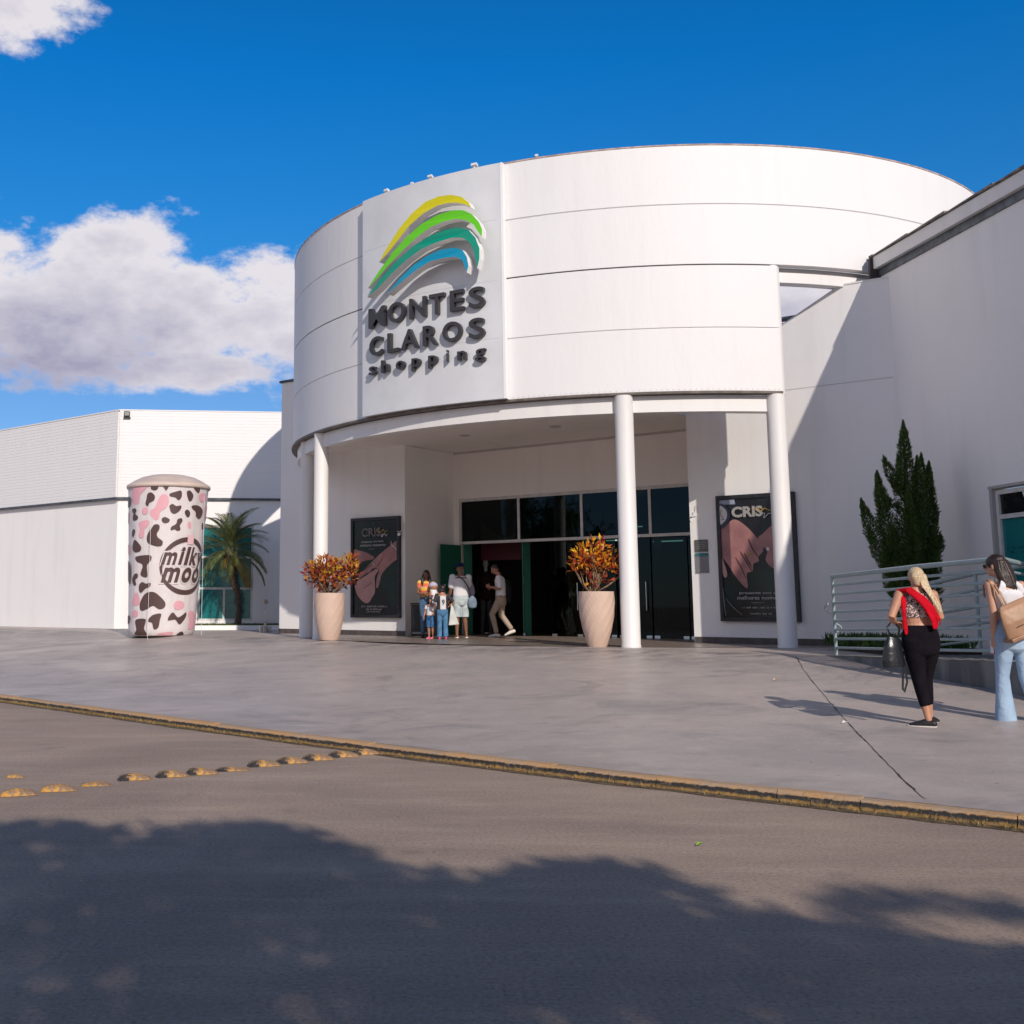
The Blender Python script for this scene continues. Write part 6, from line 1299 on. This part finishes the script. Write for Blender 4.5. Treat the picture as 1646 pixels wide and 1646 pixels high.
for dx in (0, .035):
    mb = MB(); mb.loft([(-.14 + dx, -.01, .10), (-.175 + dx, .04, .25), (-.19 + dx, .14, .385), (-.19 + dx, .23, .32), (-.17 + dx, .25, .20)], [(.012, .004)] * 5, 8, up=(1, 0, 0)); mb.build('strap', TAN, b, smooth=True)
mb = MB(Matrix.Rotation(R_(-22), 4, 'Y')); mb.box(-.12, -.05, -.131, -.128, -.06, -.05); mb.build('label_tab', mat('brown_tab', (0.12, 0.06, 0.03), 0.5), b)
sc = t.scale.x; wr = g_['wrL'] * sc; ph = empty('mobile_phone', t.location + V((wr.x + .005, wr.y + .03, wr.z - .10)), 0, 'red and white mobile phone in the left hand of the dark haired woman', 'phone')
mb = MB(); mb.box(-.006, .006, -.037, .037, -.075, .075, .003); mb.build('case', mat('red_case', (0.45, 0.03, 0.05), 0.4), ph); mb = MB(); mb.box(-.0085, -.0065, -.030, .030, -.066, .066); mb.build('screen', WHITEP, ph)

# --- group near the doors ----------------------------------------------------
GRP = None
# man with cap, seen from behind, turned to the left
t = person('man in a navy cap, white t-shirt and pale shorts standing before the open door', 2.02, 27.75, 14, 1.76, z=ZP)
J = dict(shL=(-.19, .0, 1.37), elL=(-.235, .0, 1.10), wrL=(-.25, .10, .87), shR=(.19, 0, 1.37), elR=(.22, .10, 1.14), wrR=(.10, .26, 1.08), hiL=(-.09, 0, .90), hiR=(.09, 0, .90), anL=(-.11, -.03, .085), anR=(.13, .02, .085))
g_, M = human(t, J, SKINB, yaw=52, pitch=-12, voxel=.008, wide=1.08); eyes(t, M)
def f(mb):
    c = g_['che']; mb.loft([(0, 0, .94), (0, 0, 1.05), (0, 0, 1.2), (0, 0, 1.32), (0, 0, 1.40)], [(.185, .135), (.178, .135), (.188, .135), (.19, .125), (.11, .08)], 20, True, up=(1, 0, 0))
    for s in 'LR': sh, el = g_['sh' + s], g_['el' + s]; mb.loft([sh, sh.lerp(el, .35), sh.lerp(el, .75)], [.076, .074, .074], 14, 'round')
cloth(t, 't_shirt', WCL, f)
def f(mb):
    hips(mb, V((0, 0, .92)), 0.191, 0.142, 0.050)
    for s in 'LR': hi, kn = g_['hi' + s], g_['kn' + s]; mb.loft([hi, hi.lerp(kn, .5), kn + V((0, 0, -.02))], [.105, .102, .100], 16, True)
cloth(t, 'shorts', fabric('pale_denim_shorts', (0.52, 0.60, 0.62), 0.85, 0.25, 9), f)
mb = MB(M); mb.ball((0, -.012, .045), (.083, .098, .072), 16, 10); mb.loft([(0, .06, .035), (0, .12, .022), (0, .165, .008)], [(.062, .014), (.058, .010), (.03, .006)], 12, True, up=(1, 0, 0)); mb.build('cap', fabric('navy_cap', (0.008, 0.02, 0.06)), t, smooth=True)
mb = MB()
for s in 'LR': sole(mb, g_['an' + s], (0.1, 1, 0))
mb.build('sandals', mat('white_sandal', (0.7, 0.68, 0.66), 0.6), t, smooth='auto')
b = empty('shoulder_bag', t.location + V((.27, -.08, .86)), R_(14), 'small blue grey bag on a strap across the back of the man in the cap', 'bag')
mb = MB(); mb.loft([(0, 0, -.12), (0, 0, -.05), (0, 0, .06), (0, 0, .11)], [(.10, .05), (.115, .06), (.09, .045), (.04, .02)], 14, 'round', up=(1, 0, 0)); mb.build('bag_body', fabric('blue_grey_fabric', (0.20, 0.26, 0.34)), b, smooth=True)
mb = MB(); mb.loft([(-.02, 0, .1), (-.12, -.075, .32), (-.24, -.085, .50), (-.36, -.01, .60)], [(.014, .004)] * 4, 8, up=(1, 0, 0)); mb.build('strap', fabric('navy_strap', (0.03, 0.035, 0.06)), b)
# baby held against his shoulder
b = person('small child in a lilac top carried by the man in the cap', 2.24, 27.98, 14, 1.15, z=1.72)
mb = MB(); mb.ball((0, 0, .16), (.17, .16, .22), 14, 10); mb.ball((-.02, .05, .42), (.12, .13, .13), 14, 10); mb.loft([(-.12, .05, .25), (-.2, .12, .18), (-.16, .2, .1)], [.06, .05, .04], 8, 'round'); mb.loft([(.1, .05, 0), (.14, .12, -.12), (.1, .1, -.25)], [.08, .07, .05], 8, 'round'); mb.loft([(-.1, .05, 0), (-.12, .12, -.12), (-.1, .1, -.25)], [.08, .07, .05], 8, 'round'); mb.build('body', SKINB, b, voxel=.02, sm=3)
mb = MB(); mb.loft([(0, 0, .0), (0, 0, .15), (0, 0, .32)], [(.21, .2), (.20, .19), (.13, .13)], 14, 'round', up=(1, 0, 0)); mb.build('top', fabric('lilac_grey', (0.36, 0.34, 0.44)), b, smooth=True)
# man with phone, in profile facing left
t = person('man in white t-shirt and beige trousers with a backpack, looking at his phone', 3.02, 28.15, 78, 1.76, z=ZP)
J = dict(pel=(0, 0, .93), che=(0, .02, 1.26), nek=(0, .05, 1.42), hed=(0, .13, 1.555), shL=(-.18, .03, 1.36), elL=(-.21, .0, 1.10), wrL=(-.10, .24, 1.16), shR=(.18, .03, 1.36), elR=(.21, .0, 1.10), wrR=(.10, .22, 1.14),
         hiL=(-.085, 0, .90), knL=(-.08, .20, .53), anL=(-.08, .02, .10), hiR=(.085, 0, .90), knR=(.08, .0, .50), anR=(.08, -.24, .17))
J['anL'] = (-.08, .10, .085); TO = dict(L=(0, 1, 0), R=(0, 1, -.35))
g_, M = human(t, J, SKINM, yaw=0, pitch=-28, voxel=.008, wide=1.0, toe=TO, curl=(1.3, 1.3)); eyes(t, M)
def f(mb):
    mb.loft([(0, 0, .95), (0, 0, 1.05), (0, .01, 1.2), (0, .025, 1.32), (0, .04, 1.39)], [(.165, .125), (.160, .12), (.172, .125), (.178, .12), (.10, .08)], 20, True, up=(1, 0, 0))
    for s in 'LR': sh, el = g_['sh' + s], g_['el' + s]; mb.loft([sh, sh.lerp(el, .35), sh.lerp(el, .70)], [.070, .068, .064], 14, 'round')
cloth(t, 't_shirt', WCL, f)
def f(mb):
    hips(mb, V((0, 0, .92)), 0.173, 0.131, 0.060)
    for s in 'LR': hi, kn, an = g_['hi' + s], g_['kn' + s], g_['an' + s]; mb.loft([hi, hi.lerp(kn, .5), kn, kn.lerp(an, .5), an + (kn - an).normalized() * .03], [.096, .085, .070, .062, .056], 16, True)
cloth(t, 'trousers', fabric('beige_chino', (0.42, 0.33, 0.25), 0.85, 0.15), f)
mb = MB(M); mb.ball((0, -.022, .036), (.078, .086, .080), 16, 10); mb.build('hair', HDK, t, smooth=True)
def f(mb):
    for s in 'LR': shoe(mb, g_['an' + s], TO[s])
cloth(t, 'shoes', mat('white_shoe', (0.72, 0.69, 0.64), 0.5), f, .007)
b = empty('backpack', t.location + V((.20, .03, 1.12)), R_(78), 'black backpack on the back of the man looking at his phone', 'backpack')
mb = MB(); mb.loft([(0, .0, -.22), (0, .0, -.15), (0, .0, .05), (0, .02, .20)], [(.14, .075), (.155, .09), (.15, .085), (.10, .05)], 16, 'round', up=(1, 0, 0)); mb.build('bag_body', fabric('black_nylon', (0.012, 0.012, 0.016), 0.6), b, voxel=.01, sm=3)
for s in (-1, 1): mb = MB(); mb.loft([(s * .10, .08, .20), (s * .12, .20, .30), (s * .13, .345, .20), (s * .14, .33, .0), (s * .13, .10, -.15)], [(.022, .006)] * 5, 8, up=(1, 0, 0)); mb.build('strap', fabric('black_nylon', (0.012, 0.012, 0.016)), b)
ph = empty('mobile_phone', t.location + V((-.335, .06, 1.25)), R_(78), 'dark mobile phone held up by the man with the backpack', 'phone')
mb = MB(Matrix.Rotation(R_(-40), 4, 'X')); mb.box(-.036, .036, -.005, .005, -.075, .075, .003); mb.build('case', BLACK, ph)
# mother with baby, facing the viewer
t = person('woman with long dark hair in an orange striped top and ripped jeans holding a baby', 1.20, 27.75, 180, 1.60, z=ZP)
J = dict(shL=(-.16, .0, 1.37), elL=(-.22, .04, 1.12), wrL=(-.04, .22, 1.10), shR=(.16, 0, 1.37), elR=(.21, .0, 1.12), wrR=(.04, .22, 1.06), hed=(0.0, .05, 1.57))
g_, M = human(t, J, SKINB, yaw=-20, pitch=-18, voxel=.008, curl=(1.0, 1.0)); eyes(t, M)
g = NT('orange_striped_knit'); sx = g.t.nodes.new('ShaderNodeSeparateXYZ'); g.link(g.tc.outputs['Object'], sx.inputs[0]); w_ = g.math('FRACT', g.math('MULTIPLY', sx.outputs[2], 5.5))
c = g.mix(g.rng(w_, .45, .5), (0.70, 0.16, 0.06), (0.80, 0.48, 0.10)); c = g.mix(g.math('MULTIPLY', g.rng(w_, .85, .88), 1.0), c, (0.75, 0.30, 0.25)); ORS = g.out(c, 0.85)
def f(mb):
    mb.loft([(0, 0, 1.00), (0, 0, 1.10), (0, 0, 1.24), (0, 0, 1.34), (0, 0, 1.40)], [(.150, .112), (.145, .112), (.168, .128), (.168, .115), (.10, .075)], 20, True, up=(1, 0, 0))
    for s in 'LR': sh, el = g_['sh' + s], g_['el' + s]; mb.loft([sh, sh.lerp(el, .35)], [.066, .06], 14, 'round')
cloth(t, 'top', ORS, f)
g = NT('dark_ripped_denim'); n1 = g.noise(9, 5, .7); c = g.mix(g.rng(n1, .62, .66), (0.045, 0.10, 0.19), (0.30, 0.22, 0.20)); DEN2 = g.out(g.mix(g.rng(g.noise(3, 4), .4, .6), c, (0.10, 0.19, 0.30)), .85)
def f(mb):
    hips(mb, V((0, 0, .92)), 0.181, 0.131, 0.090)
    for s in 'LR': hi, kn, an = g_['hi' + s], g_['kn' + s], g_['an' + s]; mb.loft([hi, hi.lerp(kn, .5), kn, an + V((0, 0, .03))], [.096, .084, .062, .048], 16, True)
cloth(t, 'jeans', DEN2, f)
def f(mb):
    mb.M = M; mb.ball((0, -.02, .030), (.083, .092, .088), 16, 10); mb.M = I4; h = g_['hed']
    for s in (-1, 1): mb.loft([h + V((s * .06, -.02, .02)), h + V((s * .085, .0, -.09)), h + V((s * .10, .03, -.20)), h + V((s * .09, .04, -.30))], [(.035, .04), (.04, .04), (.034, .03), (.014, .014)], 10, 'round')
    mb.loft([h + V((0, -.07, .02)), h + V((0, -.10, -.12)), h + V((0, -.10, -.26))], [(.08, .04), (.09, .04), (.05, .02)], 12, 'round', up=(1, 0, 0))
cloth(t, 'hair', HDK, f, .007, 2)
def f(mb):
    for s in 'LR': shoe(mb, g_['an' + s], (0.1, 1, 0))
cloth(t, 'shoes', mat('black_shoe', (0.014, 0.013, 0.014), 0.5), f, .008)
b = person('baby in white and pale blue held in the arms of the woman in orange', 1.36, 27.50, 200, 1.0, z=1.52)
mb = MB(); mb.ball((0, 0, .55), (.16, .17, .17), 14, 10); mb.loft([(0, 0, .0), (0, 0, .4)], [.14, .12], 10, 'round')
for s in (-1, 1): mb.loft([(s * .12, .02, .33), (s * .2, .12, .22), (s * .12, .24, .2)], [.06, .05, .04], 8, 'round'); mb.loft([(s * .09, .02, .0), (s * .12, .14, -.16), (s * .1, .12, -.36)], [.09, .07, .05], 8, 'round')
mb.build('body', SKINM, b, voxel=.02, sm=3)
mb = MB(); mb.ball((0, -.02, .59), (.175, .18, .155), 14, 10); mb.build('sun_hat', fabric('lilac_white', (0.50, 0.50, 0.66)), b, smooth=True)
mb = MB(); mb.loft([(0, 0, .0), (0, 0, .2), (0, 0, .40)], [(.17, .16), (.18, .17), (.14, .13)], 14, 'round', up=(1, 0, 0)); mb.build('suit', WCL, b, smooth=True)
mb = MB()
for s in (-1, 1): mb.loft([(s * .09, .02, .03), (s * .12, .14, -.14), (s * .11, .13, -.26)], [.115, .095, .075], 10, 'round')
mb.build('trousers', fabric('baby_blue', (0.35, 0.50, 0.68)), b, smooth=True)
# girl seen from behind with white bag
t = person('girl in a black and white numbered jersey and blue jeans seen from behind', 1.52, 26.65, 8, 1.24, z=ZP - 0.005)
J = dict(hed=(0, .02, 1.56), shL=(-.17, 0, 1.35), elL=(-.26, -.03, 1.13), wrL=(-.20, .08, .98), shR=(.17, 0, 1.35), elR=(.36, -.03, 1.12), wrR=(.20, .05, 1.0), anL=(-.10, 0, .085), anR=(.10, 0, .085))
g_, M = human(t, J, SKINM, yaw=20, voxel=.009, wide=1.05)
g = NT('jersey_print'); sx = g.t.nodes.new('ShaderNodeSeparateXYZ'); g.link(g.tc.outputs['Object'], sx.inputs[0]); ax_ = g.math('ABSOLUTE', sx.outputs[0]); c = g.mix(g.rng(ax_, .085, .095), (0.62, 0.60, 0.62), (0.03, 0.028, 0.035)); JER = g.out(c, .8)
def f(mb):
    mb.loft([(0, 0, .92), (0, 0, 1.05), (0, 0, 1.2), (0, 0, 1.32), (0, 0, 1.40)], [(.19, .14), (.175, .135), (.18, .135), (.18, .12), (.10, .075)], 20, True, up=(1, 0, 0))
    for s in 'LR': sh, el = g_['sh' + s], g_['el' + s]; mb.loft([sh, sh.lerp(el, .35), sh.lerp(el, .7)], [.074, .07, .068], 14, 'round')
cloth(t, 'jersey', JER, f, .009)
v, f_ = text_mesh('9', 1, .01, .02); x0, x1, y0, y1 = bounds(v); mb = MB(); add_vf(mb, v, f_, lambda X_, Y_, Z_: (-.045 + (X_ - x0) / (x1 - x0) * .09, -.145 + Z_ * .3, 1.06 + (Y_ - y0) / (y1 - y0) * .17)); mb.build('jersey_number', BLACK, t)
def f(mb):
    hips(mb, V((0, 0, .92)), 0.183, 0.137, 0.050)
    for s in 'LR': hi, kn, an = g_['hi' + s], g_['kn' + s], g_['an' + s]; mb.loft([hi, hi.lerp(kn, .5), kn, an + V((0, 0, .0))], [.098, .09, .078, .080], 16, True)
cloth(t, 'jeans', fabric('mid_blue_denim', (0.10, 0.24, 0.42), .85, .3), f, .009)
def f(mb): mb.M = M; mb.ball((0, -.016, .028), (.098, .108, .10), 16, 10); mb.ball((0, -.045, -.05), (.095, .06, .08), 12, 8)
cloth(t, 'hair', HDK, f, .008, 2)
def f(mb):
    for s in 'LR': shoe(mb, g_['an' + s], (0.1, 1, 0))
cloth(t, 'shoes', mat('hot_pink_shoe', (0.75, 0.10, 0.22), .5), f, .009)
b = empty('carrier_bag', t.location + V((.20, -.06, .52)), R_(8), 'white triangular carrier bag hanging at the right side of the girl in the jersey', 'bag')
mb = MB(); mb.prism([(-.07, -.20), (.17, -.18), (.03, .24), (-.01, .24)], 'y', -.03, .03); mb.build('bag_body', fabric('white_bag', (0.66, 0.65, 0.62)), b, voxel=.008, sm=3)
mb = MB(); mb.loft([(0, 0, .22), (-.01, 0, .30), (.02, 0, .22)], [.006] * 3, 6); mb.build('handle', WHITEP, b)
# smaller child beside her
t = person('small child in blue shorts and white top standing left of the girl in the jersey', 1.27, 26.95, 150, 0.98, z=ZP)
J = dict(hed=(0, .02, 1.50), nek=(0, 0, 1.36), shL=(-.17, 0, 1.30), elL=(-.24, .05, 1.08), wrL=(-.2, .2, .98), shR=(.17, 0, 1.30), elR=(.24, .02, 1.08), wrR=(.24, .12, .9))
g_, M = human(t, J, SKINM, yaw=10, voxel=.010, wide=1.12); eyes(t, M)
def f(mb):
    mb.loft([(0, 0, .92), (0, 0, 1.1), (0, 0, 1.25), (0, 0, 1.34)], [(.19, .15), (.18, .14), (.18, .13), (.11, .08)], 20, True, up=(1, 0, 0))
    for s in 'LR': sh, el = g_['sh' + s], g_['el' + s]; mb.loft([sh, sh.lerp(el, .6)], [.075, .075], 12, True)
cloth(t, 'top', WCL, f, .010)
def f(mb):
    hips(mb, V((0, 0, .92)), 0.191, 0.147, 0.050)
    for s in 'LR': hi, kn = g_['hi' + s], g_['kn' + s]; mb.loft([hi, kn + V((0, 0, -.03))], [.11, .11], 14, True)
cloth(t, 'shorts', fabric('blue_shorts', (0.06, 0.16, 0.34), .85, .3), f, .010)
cloth(t, 'hair', HDK, lambda mb: (setattr(mb, 'M', M), mb.ball((0, -.02, .032), (.088, .098, .092), 16, 10)), .009, 2)
mb = MB()
for s in 'LR': sole(mb, g_['an' + s], (0.1, 1, 0)); shoe(mb, g_['an' + s], (0.1, 1, 0))
mb.build('shoes', mat('pink_trainer', (0.72, 0.16, 0.26), .5), t, voxel=.009, sm=2)
# shop mannequin inside the hall
p = M2 @ V((-7.9, 1.6, ZP)); t = empty('mannequin', p, 0, 'pale headed shop mannequin in dark clothes standing inside the left door bay', 'mannequin')
mb = MB(); mb.ball((0, 0, 1.90), (.08, .095, .12), 14, 10); mb.loft([(0, 0, 1.6), (0, 0, 1.85)], [.05, .05], 10); mb.build('head', mat('mannequin_white', (0.62, 0.62, 0.60), .4), t, smooth=True)
mb = MB(); mb.loft([(0, 0, .95), (0, 0, 1.15), (0, 0, 1.45), (0, 0, 1.62)], [(.17, .12), (.14, .11), (.20, .13), (.12, .08)], 16, 'round', up=(1, 0, 0)); mb.loft([(-.2, 0, 1.55), (-.26, -.02, 1.25), (-.18, -.12, 1.02)], [.05, .045, .035], 10, 'round'); mb.loft([(.2, 0, 1.55), (.26, -.02, 1.25), (.26, -.1, 1.0)], [.05, .045, .035], 10, 'round'); mb.build('jacket', fabric('dark_maroon', (0.05, 0.02, 0.02)), t, smooth=True)
mb = MB()
for s in (-1, 1): mb.loft([(s * .08, 0, .95), (s * .10, 0, .5), (s * .12, 0, .05)], [.085, .07, .05], 12, 'round')
mb.build('trousers', fabric('grey_trousers', (0.10, 0.105, 0.11)), t, smooth=True)
mb = MB(); mb.lathe([(0.001, 0), (.24, 0), (.24, .02), (.001, .02)], n=24); mb.build('stand', CHROME, t)
